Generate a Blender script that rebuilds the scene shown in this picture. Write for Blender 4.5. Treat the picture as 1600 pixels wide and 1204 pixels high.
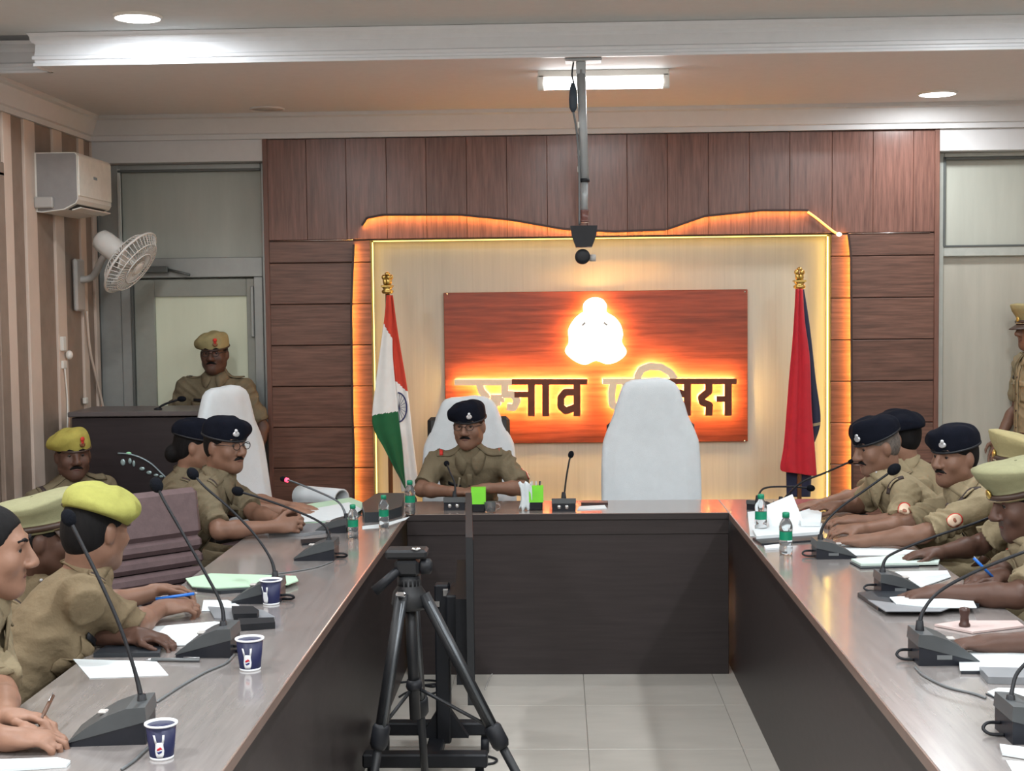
import bpy, math, random
import numpy as np
from mathutils import Vector, Matrix
from mathutils.bvhtree import BVHTree

random.seed(7)
np.random.seed(7)
SC = bpy.context.scene
COL = SC.collection
for _o in list(bpy.data.objects):
    bpy.data.objects.remove(_o)

# ------------------------------------------------------------------ camera
F_PX = 2200.0
CAM = np.array([0.0, 0.0, 1.737])
YAW, PITCH, ROLL = 0.0335, 0.0583, -0.0115
CAM_R = (Matrix.Rotation(YAW, 3, 'Z') @ Matrix.Rotation(math.pi / 2 - PITCH, 3, 'X') @ Matrix.Rotation(ROLL, 3, 'Z'))
cd = bpy.data.cameras.new('camera')
cam = bpy.data.objects.new('camera', cd)
COL.objects.link(cam)
cd.sensor_width = 36.0
cd.lens = 36.0 * F_PX / 1600.0
cd.clip_start = 0.05
cam.matrix_world = Matrix.Translation(Vector(CAM)) @ CAM_R.to_4x4()
SC.camera = cam

# ------------------------------------------------------------------ world, exposure
w = bpy.data.worlds.new('world')
SC.world = w
w.use_nodes = True
w.node_tree.nodes['Background'].inputs[0].default_value = (0.55, 0.6, 0.65, 1)
w.node_tree.nodes['Background'].inputs[1].default_value = 0.05
SC.view_settings.view_transform = 'Standard'
SC.view_settings.look = 'None'
SC.view_settings.gamma = 1.0
SC.view_settings.use_curve_mapping = False
SC.view_settings.exposure = 0.0
SC.cycles.max_bounces = 8
SC.cycles.diffuse_bounces = 4
SC.cycles.glossy_bounces = 3
SC.cycles.transmission_bounces = 6
SC.cycles.sample_clamp_indirect = 4.0
SC.cycles.caustics_reflective = False
SC.cycles.caustics_refractive = False

# ceiling lamps of the room: (x, y, z of the ceiling they sit in, watts)
LAMP_HI, LAMP_LO = 3.02, 2.87
LAMPS = [(-1.842, 6.235, LAMP_HI, 17), (2.10, 7.917, LAMP_LO, 16)]
for _y, _w in ((4.2, 32), (2.2, 42), (0.2, 42), (-1.8, 30)):
    for _x in (-1.842, 0.1, 2.05):
        LAMPS.append((_x, _y, LAMP_HI, _w))
LAMPS.append((2.05, 5.7, LAMP_HI, 24))
LAMP_COLOUR = (0.93, 0.97, 1.0)


def lamp_light(x, y, z, watts, colour=LAMP_COLOUR, size=0.17):
    ld = bpy.data.lights.new('lamp_light', 'AREA')
    ld.shape = 'DISK'
    ld.size = size
    ld.energy = watts
    ld.color = colour
    lo = bpy.data.objects.new('lamp_light', ld)
    lo.location = (x, y, z)
    COL.objects.link(lo)
    return lo


# ------------------------------------------------------------------ survey helpers: a sighting turned into a point of the room
def _ray(px, py):
    return np.array(CAM_R @ Vector(((px - 800) / F_PX, -(py - 602) / F_PX, -1.0)))


def at_y(px, py, Y):
    d = _ray(px, py)
    return CAM + d * (Y / d[1])


def at_z(px, py, Z=0.76):
    d = _ray(px, py)
    return CAM + d * ((Z - CAM[2]) / d[2])


# ------------------------------------------------------------------ materials
MATS = {}


def mat(name, col, rough=0.5, metal=0.0, var=0.06, scale=18.0, bump=0.0, bscale=60.0, emit=None, estr=0.0, coat=0.0,
        trans=0.0, ior=1.45, alpha=1.0, stretch=None, col2=None, spec=0.5, objrand=0.0, sheen=0.0, bdist=0.004):
    if name in MATS:
        return MATS[name]
    m = bpy.data.materials.new(name)
    m.use_nodes = True
    nt = m.node_tree
    b = nt.nodes['Principled BSDF']
    b.inputs['Roughness'].default_value = rough
    b.inputs['Metallic'].default_value = metal
    b.inputs['Coat Weight'].default_value = coat
    b.inputs['Coat Roughness'].default_value = 0.12
    b.inputs['Transmission Weight'].default_value = trans
    b.inputs['IOR'].default_value = ior
    b.inputs['Alpha'].default_value = alpha
    b.inputs['Specular IOR Level'].default_value = spec
    b.inputs['Sheen Weight'].default_value = sheen
    tc = nt.nodes.new('ShaderNodeTexCoord')
    mp = nt.nodes.new('ShaderNodeMapping')
    nt.links.new(tc.outputs['Object'], mp.inputs['Vector'])
    if stretch:
        mp.inputs['Scale'].default_value = stretch
    nz = nt.nodes.new('ShaderNodeTexNoise')
    nz.inputs['Scale'].default_value = scale
    nz.inputs['Detail'].default_value = 5.0
    nz.inputs['Roughness'].default_value = 0.6
    nt.links.new(mp.outputs['Vector'], nz.inputs['Vector'])
    rp = nt.nodes.new('ShaderNodeValToRGB')
    c1 = tuple(max(0.0, c * (1 - var)) for c in col[:3]) + (1,)
    c2 = tuple(min(1.0, c * (1 + var)) for c in (col2 or col)[:3]) + (1,)
    rp.color_ramp.elements[0].color = c1
    rp.color_ramp.elements[1].color = c2
    rp.color_ramp.elements[0].position = 0.32
    rp.color_ramp.elements[1].position = 0.68
    nt.links.new(nz.outputs['Fac'], rp.inputs['Fac'])
    out = rp.outputs['Color']
    if objrand:
        oi = nt.nodes.new('ShaderNodeObjectInfo')
        mr = nt.nodes.new('ShaderNodeMapRange')
        mr.inputs['To Min'].default_value = 1 - objrand
        mr.inputs['To Max'].default_value = 1 + objrand
        nt.links.new(oi.outputs['Random'], mr.inputs['Value'])
        hs = nt.nodes.new('ShaderNodeHueSaturation')
        nt.links.new(mr.outputs['Result'], hs.inputs['Value'])
        nt.links.new(out, hs.inputs['Color'])
        out = hs.outputs['Color']
        nz.noise_dimensions = '4D'
        ml = nt.nodes.new('ShaderNodeMath')
        ml.operation = 'MULTIPLY'
        ml.inputs[1].default_value = 40.0
        nt.links.new(oi.outputs['Random'], ml.inputs[0])
        nt.links.new(ml.outputs[0], nz.inputs['W'])
    nt.links.new(out, b.inputs['Base Color'])
    if bump:
        bn = nt.nodes.new('ShaderNodeTexNoise')
        bn.inputs['Scale'].default_value = bscale
        bn.inputs['Detail'].default_value = 4.0
        nt.links.new(mp.outputs['Vector'], bn.inputs['Vector'])
        bp = nt.nodes.new('ShaderNodeBump')
        bp.inputs['Strength'].default_value = bump
        bp.inputs['Distance'].default_value = bdist
        nt.links.new(bn.outputs['Fac'], bp.inputs['Height'])
        nt.links.new(bp.outputs['Normal'], b.inputs['Normal'])
    if emit:
        b.inputs['Emission Color'].default_value = tuple(emit) + (1,)
        b.inputs['Emission Strength'].default_value = estr
    MATS[name] = m
    return m


def srgb(r, g, b):
    def f(c):
        c /= 255.0
        return c / 12.92 if c <= 0.04045 else ((c + 0.055) / 1.055) ** 2.4
    return (f(r), f(g), f(b))


# ------------------------------------------------------------------ mesh building
WORLD = {}   # world origin of every unrotated thing, so that parts can be given in room coordinates


def set_props(o, label=None, cat=None, group=None, kind=None):
    if label:
        o['label'] = label
    if cat:
        o['category'] = cat
    if group:
        o['group'] = group
    if kind:
        o['kind'] = kind
    return o


def empty(name, loc, label=None, cat=None, group=None, kind=None):
    o = bpy.data.objects.new(name, None)
    o.empty_display_size = 0.1
    o.location = loc
    COL.objects.link(o)
    WORLD[o.name] = Vector(loc)
    return set_props(o, label, cat, group, kind)


def link_mesh(name, me, origin, parent=None):
    o = bpy.data.objects.new(name, me)
    COL.objects.link(o)
    origin = Vector(origin)
    WORLD[o.name] = origin
    if parent is not None:
        o.parent = parent
        o.location = origin - WORLD[parent.name]
    else:
        o.location = origin
    return o


class MB:
    """collects shapes (in room coordinates) for one mesh object"""

    def __init__(self):
        self.v, self.f, self.m, self.s = [], [], [], []

    def add(self, vs, fs, mi=0, smooth=False):
        n = len(self.v)
        self.v += [tuple(map(float, p)) for p in vs]
        for f in fs:
            self.f.append(tuple(i + n for i in f))
            self.m.append(mi)
            self.s.append(smooth)
        return self

    def box(self, c, size, rot=None, ch=0.0, mi=0):
        hx, hy, hz = (s / 2 for s in size)
        R = rot.to_3x3() if rot is not None else Matrix.Identity(3)
        c = Vector(c)
        ch = min(ch, hx * .9, hy * .9, hz * .9)
        if ch <= 0:
            vs = [c + R @ Vector((x, y, z)) for x in (-hx, hx) for y in (-hy, hy) for z in (-hz, hz)]
            return self.add(vs, [(0, 1, 3, 2), (4, 6, 7, 5), (0, 4, 5, 1), (2, 3, 7, 6), (0, 2, 6, 4), (1, 5, 7, 3)], mi)
        vs, idx = [], {}
        for sx in (-1, 1):
            for sy in (-1, 1):
                for sz in (-1, 1):
                    for a in range(3):
                        p = [sx * hx, sy * hy, sz * hz]
                        for k, s in enumerate((sx, sy, sz)):
                            if k != a:
                                p[k] -= s * ch
                        idx[(sx, sy, sz, a)] = len(vs)
                        vs.append(c + R @ Vector(p))
        fs = []
        for a in range(3):
            u, v = (a + 1) % 3, (a + 2) % 3
            for s in (-1, 1):
                q = []
                for (su, sv) in ((-1, -1), (1, -1), (1, 1), (-1, 1)):
                    k = [0, 0, 0]
                    k[a], k[u], k[v] = s, su, sv
                    q.append(idx[tuple(k) + (a,)])
                fs.append(tuple(q if s > 0 else q[::-1]))
            for su in (-1, 1):
                for sv in (-1, 1):
                    k0, k1 = [0, 0, 0], [0, 0, 0]
                    k0[u], k0[v], k0[a] = su, sv, -1
                    k1[u], k1[v], k1[a] = su, sv, 1
                    q = [idx[tuple(k0) + (u,)], idx[tuple(k1) + (u,)], idx[tuple(k1) + (v,)], idx[tuple(k0) + (v,)]]
                    fs.append(tuple(q if su * sv < 0 else q[::-1]))
        for sx in (-1, 1):
            for sy in (-1, 1):
                for sz in (-1, 1):
                    q = [idx[(sx, sy, sz, a)] for a in range(3)]
                    fs.append(tuple(q if sx * sy * sz > 0 else q[::-1]))
        return self.add(vs, fs, mi)

    def bb(self, x0, x1, y0, y1, z0, z1, ch=0.0, mi=0):
        return self.box(((x0 + x1) / 2, (y0 + y1) / 2, (z0 + z1) / 2), (abs(x1 - x0), abs(y1 - y0), abs(z1 - z0)), None, ch, mi)

    def tube(self, pts, r, seg=8, mi=0, cap=True, closed=False):
        pts = [Vector(p) for p in pts]
        rs = r if isinstance(r, (list, tuple)) else [r] * len(pts)
        n = len(pts)
        vs, fs = [], []
        up = None
        for i, p in enumerate(pts):
            a = pts[(i - 1) % n] if (closed or i > 0) else p
            b = pts[(i + 1) % n] if (closed or i < n - 1) else p
            t = (b - a)
            t = t.normalized() if t.length > 1e-9 else Vector((0, 0, 1))
            if up is None:
                up = Vector((0, 0, 1)) if abs(t.z) < 0.9 else Vector((1, 0, 0))
            up = (up - t * up.dot(t))
            up = up.normalized() if up.length > 1e-6 else t.orthogonal().normalized()
            sd = t.cross(up)
            for k in range(seg):
                an = 2 * math.pi * k / seg
                vs.append(p + (up * math.cos(an) + sd * math.sin(an)) * rs[i])
        m = n if closed else n - 1
        for i in range(m):
            for k in range(seg):
                a, b = i * seg + k, i * seg + (k + 1) % seg
                c, d = ((i + 1) % n) * seg + (k + 1) % seg, ((i + 1) % n) * seg + k
                fs.append((a, b, c, d))
        if cap and not closed:
            fs.append(tuple(range(seg))[::-1])
            fs.append(tuple((n - 1) * seg + k for k in range(seg)))
        return self.add(vs, fs, mi, True)

    def lathe(self, c, prof, seg=20, axis=(0, 0, 1), mi=0, smooth=True, cap=True):
        """prof: (radius, height) pairs along the axis"""
        ax = Vector(axis).normalized()
        u = ax.orthogonal().normalized()
        v = ax.cross(u)
        c = Vector(c)
        vs, fs = [], []
        for (r, h) in prof:
            for k in range(seg):
                an = 2 * math.pi * k / seg
                vs.append(c + ax * h + (u * math.cos(an) + v * math.sin(an)) * r)
        for i in range(len(prof) - 1):
            for k in range(seg):
                a, b = i * seg + k, i * seg + (k + 1) % seg
                fs.append((a, b, b + seg, a + seg))
        if cap:
            fs.append(tuple(range(seg))[::-1])
            fs.append(tuple((len(prof) - 1) * seg + k for k in range(seg)))
        return self.add(vs, fs, mi, smooth)

    def ball(self, c, r, seg=16, rings=10, mi=0, rot=None):
        if not isinstance(r, (list, tuple)):
            r = (r, r, r)
        R = rot.to_3x3() if rot is not None else Matrix.Identity(3)
        c = Vector(c)
        vs = [c + R @ Vector((0, 0, -r[2]))]
        for i in range(1, rings):
            th = math.pi * i / rings
            for k in range(seg):
                an = 2 * math.pi * k / seg
                vs.append(c + R @ Vector((r[0] * math.sin(th) * math.cos(an), r[1] * math.sin(th) * math.sin(an), -r[2] * math.cos(th))))
        vs.append(c + R @ Vector((0, 0, r[2])))
        fs = [(0, 1 + (k + 1) % seg, 1 + k) for k in range(seg)]
        for i in range(rings - 2):
            for k in range(seg):
                a, b = 1 + i * seg + k, 1 + i * seg + (k + 1) % seg
                fs.append((a, b, b + seg, a + seg))
        L = len(vs) - 1
        o = 1 + (rings - 2) * seg
        fs += [(L, o + k, o + (k + 1) % seg) for k in range(seg)]
        return self.add(vs, fs, mi, True)

    def prism(self, poly, d, mi=0, side=None, smooth=False):
        """poly: room points of a flat outline, d: extrusion vector"""
        n = len(poly)
        d = Vector(d)
        P = [Vector(p) for p in poly]
        nrm = Vector((0, 0, 0))
        for i in range(n):
            nrm += P[i].cross(P[(i + 1) % n])
        if nrm.dot(d) > 0:
            P = P[::-1]
        vs = P + [p + d for p in P]
        self.add(vs, [tuple(range(n)), tuple(range(2 * n - 1, n - 1, -1))], mi)
        k = len(self.v) - 2 * n
        for i in range(n):
            j = (i + 1) % n
            self.f.append((k + i, k + n + i, k + n + j, k + j))
            self.m.append(mi if side is None else side)
            self.s.append(smooth)
        return self

    def sheet(self, rows, thick=0.0, mi=0, smooth=True):
        """rows: grid of room points; thick: offset along the surface normal for a second skin"""
        nr, nc = len(rows), len(rows[0])
        g = np.array([[tuple(p) for p in r] for r in rows], float)
        fs = [(i * nc + j, i * nc + j + 1, (i + 1) * nc + j + 1, (i + 1) * nc + j) for i in range(nr - 1) for j in range(nc - 1)]
        if not thick:
            return self.add(g.reshape(-1, 3), fs, mi, smooth)
        du = np.gradient(g, axis=1)
        dv = np.gradient(g, axis=0)
        nn = np.cross(du, dv)
        nn /= np.maximum(np.linalg.norm(nn, axis=2, keepdims=True), 1e-9)
        g2 = g - nn * thick
        N = nr * nc
        fs2 = [tuple(i + N for i in f[::-1]) for f in fs]
        rim = [(0, j) for j in range(nc)] + [(i, nc - 1) for i in range(1, nr)] + [(nr - 1, j) for j in range(nc - 2, -1, -1)] + [(i, 0) for i in range(nr - 2, 0, -1)]
        ids = [i * nc + j for i, j in rim]
        fs3 = [(ids[(k + 1) % len(ids)], ids[k], ids[k] + N, ids[(k + 1) % len(ids)] + N) for k in range(len(ids))]
        return self.add(np.concatenate([g.reshape(-1, 3), g2.reshape(-1, 3)]), fs + fs2 + fs3, mi, smooth)

    def build(self, name, mats, parent=None, origin=None, label=None, cat=None, group=None, kind=None):
        V = np.array(self.v, float)
        if origin is None:
            if parent is not None:
                origin = WORLD[parent.name]
            else:
                lo, hi = V.min(0), V.max(0)
                origin = ((lo[0] + hi[0]) / 2, (lo[1] + hi[1]) / 2, lo[2])
        V = V - np.array(tuple(origin))
        me = bpy.data.meshes.new(name)
        me.from_pydata(V.tolist(), [], self.f)
        me.polygons.foreach_set('material_index', self.m)
        me.polygons.foreach_set('use_smooth', self.s)
        for m_ in (mats if isinstance(mats, (list, tuple)) else [mats]):
            me.materials.append(m_)
        me.update()
        o = link_mesh(name, me, origin, parent)
        return set_props(o, label, cat, group, kind)


def smooth_path(pts, n=8):
    """Catmull-Rom through the points"""
    P = [Vector(p) for p in pts]
    out = []
    for i in range(len(P) - 1):
        p0, p1, p2, p3 = P[max(i - 1, 0)], P[i], P[i + 1], P[min(i + 2, len(P) - 1)]
        for k in range(n):
            t = k / n
            out.append(0.5 * ((2 * p1) + (p2 - p0) * t + (2 * p0 - 5 * p1 + 4 * p2 - p3) * t * t + (3 * p1 - p0 - 3 * p2 + p3) * t ** 3))
    out.append(P[-1])
    return out


def copy_thing(root, loc, rotz=0.0, label=None, group=None):
    def cp(o, par):
        c = o.copy()
        COL.objects.link(c)
        c.parent = par
        for ch in list(o.children):
            cp(ch, c)
        return c
    c = cp(root, None)
    c.location = loc
    c.rotation_euler = (0, 0, rotz)
    if label:
        c['label'] = label
    if group:
        c['group'] = group
    return c


# ------------------------------------------------------------------ shared materials
M_CEIL = mat('ceiling_paint', (0.55, 0.575, 0.57), 0.7, var=0.02)
M_SOFFIT = mat('soffit_paint', (0.63, 0.625, 0.625), 0.65, var=0.02)
M_GLOSSWHITE = mat('gloss_moulding', (0.72, 0.74, 0.77), 0.35, var=0.02)
M_CREAMWALL = mat('wall_cream_strip', (0.62, 0.50, 0.42), 0.55, var=0.04, scale=6)
M_BROWNSTRIP = mat('wall_brown_strip', (0.26, 0.195, 0.155), 0.5, var=0.1, scale=8)
M_PLAINWALL = mat('wall_plain', (0.55, 0.50, 0.45), 0.7, var=0.03)
M_FLOOR = mat('floor_tile', (0.46, 0.43, 0.385), 0.28, var=0.06, scale=3, stretch=(1, 4, 1))
M_GROUT = mat('floor_grout', (0.30, 0.28, 0.25), 0.6)
M_WOODH = mat('plank_wood_horizontal', (0.142, 0.070, 0.050), 0.34, var=0.38, scale=7, stretch=(0.6, 4, 9), objrand=0.10, bump=0.08, bscale=14)
M_WOODV = mat('plank_wood_vertical', (0.175, 0.085, 0.065), 0.25, var=0.34, scale=7, stretch=(9, 4, 0.6), objrand=0.10, bump=0.08, bscale=14)
M_WOODCORE = mat('wood_core', (0.05, 0.022, 0.016), 0.5, var=0.2)
M_WOODTRIM = mat('wood_trim', (0.16, 0.075, 0.055), 0.35, var=0.2, scale=10, stretch=(4, 4, 0.5))
M_NICHE = mat('niche_paper', (0.545, 0.485, 0.385), 0.6, var=0.07, scale=5, stretch=(7, 1, 0.25))
M_ALU = mat('aluminium', (0.33, 0.345, 0.335), 0.38, metal=0.35, var=0.04)
M_ALUD = mat('aluminium_dark', (0.12, 0.13, 0.125), 0.45, metal=0.3, var=0.04)
M_FROST = mat('frosted_glass', (0.40, 0.425, 0.385), 0.22, var=0.06, scale=3, stretch=(3, 1, 0.5))
M_FROSTLIT = mat('frosted_glass_lit', (0.55, 0.57, 0.45), 0.25, var=0.04, scale=3, stretch=(3, 1, 0.5), emit=(0.78, 0.80, 0.58), estr=0.10)  # pale colour and faint emission stand in for light behind the pane
M_BLACK = mat('black_plastic', (0.009, 0.010, 0.013), 0.5, var=0.1, spec=0.35)
M_BLACKSOFT = mat('black_foam', (0.006, 0.007, 0.010), 0.95, var=0.2, scale=200, bump=0.4, bscale=300, spec=0.1)
M_GREYPL = mat('grey_plastic', (0.13, 0.14, 0.145), 0.4, var=0.05)
M_WHITEPL = mat('white_plastic', (0.72, 0.70, 0.65), 0.4, var=0.02)
M_GREYPLL = mat('light_grey_plastic', (0.42, 0.40, 0.38), 0.45, var=0.03)
M_CHROME = mat('chrome', (0.65, 0.66, 0.68), 0.2, metal=1.0, var=0.02)
M_GOLD = mat('gold', (0.62, 0.43, 0.13), 0.3, metal=0.9, var=0.1)
M_PAPER = mat('paper', (0.68, 0.735, 0.755), 0.6, var=0.02)
M_INK = mat('printed_ink', (0.20, 0.22, 0.24), 0.7)
M_TOWEL = mat('towel_cloth', (0.60, 0.645, 0.67), 0.9, var=0.03, bump=0.35, bscale=350)
# ================================================================== the setting
XL, XR, YF, YB = -2.80, 3.35, -3.0, 8.62

# floor: tiles with thin joints
fl = MB().bb(XL - .1, XR + .1, YF - .1, YB + .4, -0.06, -0.004).build('floor', [M_GROUT], origin=(0, 0, 0), kind='structure')
tile_me = None
TS = 0.6
for ix in range(-1, 3):
    for iy in range(0, 20):
        x0, y0 = ix * TS + 0.10, YF + iy * TS
        if y0 + TS > YB + .3:
            continue
        if tile_me is None:
            o = MB().bb(0.0015, TS - 0.0015, 0.0015, TS - 0.0015, -0.004, 0.0, 0.001).build('floor_tile', [M_FLOOR], fl, origin=(0, 0, 0))
            tile_me = o.data
            o.location = (x0, y0, 0)
        else:
            o = bpy.data.objects.new('floor_tile', tile_me)
            COL.objects.link(o)
            o.parent = fl
            o.location = (x0, y0, 0)
MB().bb(XL - .05, 0.10 - TS, YF, YB, -0.004, 0.0).bb(0.10 + 3 * TS, XR + .05, YF, YB, -0.004, 0.0).build('floor_margin', [M_FLOOR], fl)

# ceiling tray, soffit and cornices
ce = MB().bb(XL - .1, XR + .1, YF - .1, 6.62, 3.02, 3.12).build('ceiling', [M_CEIL], origin=(0, 2, 3.02), kind='structure')
MB().bb(-2.42, XR + .1, 6.60, YB + .3, 2.87, 3.10).bb(XL - .1, -2.42, 6.78, YB + .3, 2.87, 3.10).build('ceiling_soffit', [M_SOFFIT], ce)


def run_profile(mb, prof, a, b, mi=0, up=Vector((0, 0, 1)), out=None, m0=0.0, m1=0.0):
    """sweep a 2D profile (out, up) from a to b; m0, m1 shift the ends per unit of out, for mitres"""
    a, b = Vector(a), Vector(b)
    t = (b - a).normalized()
    n = len(prof)
    vs = [a + out * p + up * q + t * (m0 * p) for p, q in prof] + [b + out * p + up * q + t * (m1 * p) for p, q in prof]
    fs = [(i, (i + 1) % n, n + (i + 1) % n, n + i) for i in range(n)]
    mb.add(vs, fs + [tuple(range(n))[::-1], tuple(range(n, 2 * n))], mi)


PF = [(0, 0), (0.022, 0), (0.022, 0.012), (0.016, 0.016), (0.016, 0.026), (0.026, 0.03), (0.026, 0.044), (0.016, 0.05), (0.012, 0.10), (0.03, 0.115),
      (0.034, 0.135), (0.045, 0.150), (0.0, 0.150)]
mb = MB()
OUT = Vector((0, -1, 0))
run_profile(mb, PF, (-2.42, 6.60, 2.868), (XR, 6.60, 2.868), out=OUT, m0=-1)
run_profile(mb, PF, (XL, 6.78, 2.868), (-2.42, 6.78, 2.868), out=OUT)
run_profile(mb, PF, (-2.42, 6.78, 2.868), (-2.42, 6.60, 2.868), out=Vector((-1, 0, 0)), m1=1)
mb.build('ceiling_step_moulding', [M_GLOSSWHITE], ce)
# cornice along the back wall and the left wall
PC = [(0, 0), (0.03, 0), (0.03, 0.028), (0.045, 0.034), (0.085, 0.115), (0.105, 0.122), (0.105, 0.145), (0, 0.145)]
MB_ = MB()
run_profile(MB_, PC, (XL, 8.395, 2.727), (XR, 8.395, 2.727), out=OUT, m0=-1)
MB_.build('trim_1', [M_SOFFIT], kind='structure')
MB_ = MB()
run_profile(MB_, PC, (XL, 4.0, 2.727), (XL, 8.395, 2.727), out=Vector((1, 0, 0)), m1=-1)
MB_.build('trim_2', [M_SOFFIT], kind='structure')

# back wall with bulkhead over the glass partitions
wb = MB().bb(XL - .1, XR + .1, 8.66, 8.80, 0, 3.1).bb(XL, -1.742, 8.395, 8.66, 2.60, 2.87).bb(2.232, XR, 8.395, 8.66, 2.60, 2.87).build(
    'wall_back', [M_SOFFIT], origin=(0, 8.66, 0), kind='structure')
FX0, FX1, NX0, NX1, NZ, FTOP, FY = -1.74, 2.23, -1.12, 1.613, 2.123, 2.725, 8.40
mb = MB()
mb.bb(FX0 + .01, NX0, FY + .018, 8.66, 0, FTOP).bb(NX1, FX1 - .01, FY + .018, 8.66, 0, FTOP).bb(NX0, NX1, FY + .018, 8.66, NZ, FTOP)
mb.build('panel_core', [M_WOODCORE], wb)
# vertical planks across the head of the feature wall
xs = [at_y(p, 300, FY)[0] for p in (413, 479, 541, 604, 666, 729, 792, 855, 917, 980, 1043, 1107, 1171, 1234, 1300, 1364, 1427, 1464)]
xs[0], xs[-1] = FX0, FX1
for a, b in zip(xs[:-1], xs[1:]):
    MB().bb(a + .0008, b - .0008, FY, FY + .018, NZ + .006, FTOP, .0018).build('plank', [M_WOODV], wb, origin=((a + b) / 2, FY, NZ))
# horizontal planks on the two piers
for (a, b) in ((FX0, NX0), (NX1, FX1)):
    zz = NZ
    k = 0
    while zz > 0.02:
        h = 0.131 if k == 0 else 0.2465
        MB().bb(a, b, FY, FY + .018, max(zz - h, 0.0) + .002, zz - .003, .003).build('plank', [M_WOODH], wb, origin=((a + b) / 2, FY, zz))
        zz -= h
        k += 1
# gap highlight under the head, put in as bright metal; edge trims
for (a, b) in ((FX0 + .04, NX0 - .10), (NX1 + .10, FX1 - .04)):
    MB().tube([(a, FY - .001, NZ + .0015), (b, FY - .001, NZ + .0015)], .003, 6).build('gap_highlight', [mat('highlight_metal', (0.6, 0.5, 0.45), 0.25, metal=0.9)], wb)
MB().bb(FX0 - .012, FX0 + .016, FY - .012, 8.66, 0, FTOP + .004, .002).bb(FX1 - .016, FX1 + .012, FY - .012, 8.66, 0, FTOP + .004, .002).build('edge_trim', [M_WOODTRIM], wb)
# niche: cream papered back in vertical strips, side returns
NB = 8.535
w_ = (NX1 - NX0) / 9
for i in range(9):
    MB().bb(NX0 + i * w_, NX0 + (i + 1) * w_, NB, 8.66, 0, NZ, .0005).build('niche_panel', [M_NICHE], wb, origin=(NX0 + (i + .5) * w_, NB, 0))

# left wall: plain wall with alternating cream and brown strips
wl = MB().bb(XL - .12, XL, YF - .1, YB + .2, 0, 3.1).build('wall_left', [M_PLAINWALL], origin=(XL, 3, 0), kind='structure')
edges = [6.30, 6.45, 6.72, 6.85, 7.04, 7.148, 7.322, 7.477, 7.746, 7.888, 8.165, 8.254, 8.392, 8.451, 8.55]
for i in range(len(edges) - 1):
    a, b = edges[i], edges[i + 1]
    cream = i % 2 == 0
    MB().bb(XL, XL + (.022 if cream else .008), a, b, 0.0, 2.727, .003 if cream else .001).build(
        'wall_strip', [M_CREAMWALL if cream else M_BROWNSTRIP], wl, origin=(XL, (a + b) / 2, 0))
MB().bb(XL, XL + .02, YF, 6.30, 0, 2.727).build('wall_lining', [M_CREAMWALL], wl)
MB().bb(XL + .008, XL + .035, 6.90, 7.01, 0.0, 2.42, .004).bb(XL + .008, XL + .035, 6.2, 7.01, 2.40, 2.47, .004).build('wall_frame', [M_BROWNSTRIP], wl)
MB().bb(XR, XR + .12, YF - .1, YB + .2, 0, 3.1).build('wall_right', [M_PLAINWALL], kind='structure')
MB().bb(XL - .1, XR + .1, YF - .12, YF, 0, 3.1).build('wall_front', [M_PLAINWALL], kind='structure')

# aluminium and frosted glass partitions beside the feature wall
PY = 8.55


def frame_bars(rects, m, par, name, y0, y1, ch=.004):
    for (x0, x1, z0, z1) in rects:
        MB().bb(x0, x1, y0, y1, z0, z1, ch).build(name, [m], par)


wd = empty('window_1', (-2.2, PY, 1.9), kind='structure')
frame_bars([(-2.79, -2.66, 0, 2.60), (-1.79, -1.752, 0, 2.60), (-2.66, -1.79, 2.565, 2.60), (-2.66, -1.79, 1.915, 2.035)], M_ALU, wd, 'frame_bar', PY - .045, PY + .045)
frame_bars([(-2.665, -2.645, 2.035, 2.575)], mat('pale_bead', (0.55, 0.56, 0.53), 0.4), wd, 'glazing_bead', PY - .05, PY - .03, .003)
frame_bars([(-2.66, -1.79, 2.553, 2.567), (-2.80, -2.786, 0, 2.60)], M_ALUD, wd, 'gasket', PY - .052, PY - .02, .002)
MB().bb(-2.65, -1.79, PY - .004, PY + .004, 2.03, 2.57).build('pane', [M_FROST], wd)
dr = empty('door_1', (-2.2, PY, 0), kind='structure')
frame_bars([(-2.66, -2.585, 0.0, 1.915), (-1.845, -1.79, 0.0, 1.915)], M_ALU, dr, 'jamb', PY - .05, PY + .04)
frame_bars([(-2.585, -2.46, 0.02, 1.905), (-1.895, -1.845, 0.02, 1.905), (-2.46, -1.895, 1.80, 1.905), (-2.46, -1.895, 0.02, 0.16)],
           mat('door_stile', (0.30, 0.31, 0.275), 0.4, var=0.04), dr, 'stile', PY - .03, PY + .03)
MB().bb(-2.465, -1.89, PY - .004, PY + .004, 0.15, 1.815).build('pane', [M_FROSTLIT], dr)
MB().bb(-2.60, -2.584, PY - .056, PY - .03, 0.0, 1.915, .002).build('gasket', [M_ALUD], dr)
MB().bb(-1.865, -1.845, PY - .06, PY - .03, 1.55, 1.86, .004).bb(-1.862, -1.848, PY - .075, PY - .03, 0.95, 1.25, .004).build('door_closer_rail', [M_ALU], dr)
MB().bb(-2.52, -2.36, PY - .09, PY - .045, 1.945, 1.985, .006).tube([(-2.36, PY - .07, 1.965), (-2.22, PY - .10, 1.93)], .008).build('door_closer', [M_ALUD], dr)
wr = empty('window_2', (2.8, PY, 1.3), kind='structure')
frame_bars([(2.25, 2.30, 0, 2.60), (2.30, 3.34, 2.572, 2.60), (2.30, 3.34, 1.985, 2.045)], mat('alu_pale', (0.46, 0.48, 0.44), 0.4, metal=0.2), wr, 'frame_bar', PY - .04, PY + .04)
frame_bars([(2.295, 2.31, 2.045, 2.575), (2.30, 3.34, 2.556, 2.572), (2.30, 3.34, 2.040, 2.052)], M_ALUD, wr, 'gasket', PY - .045, PY - .015, .002)
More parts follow.
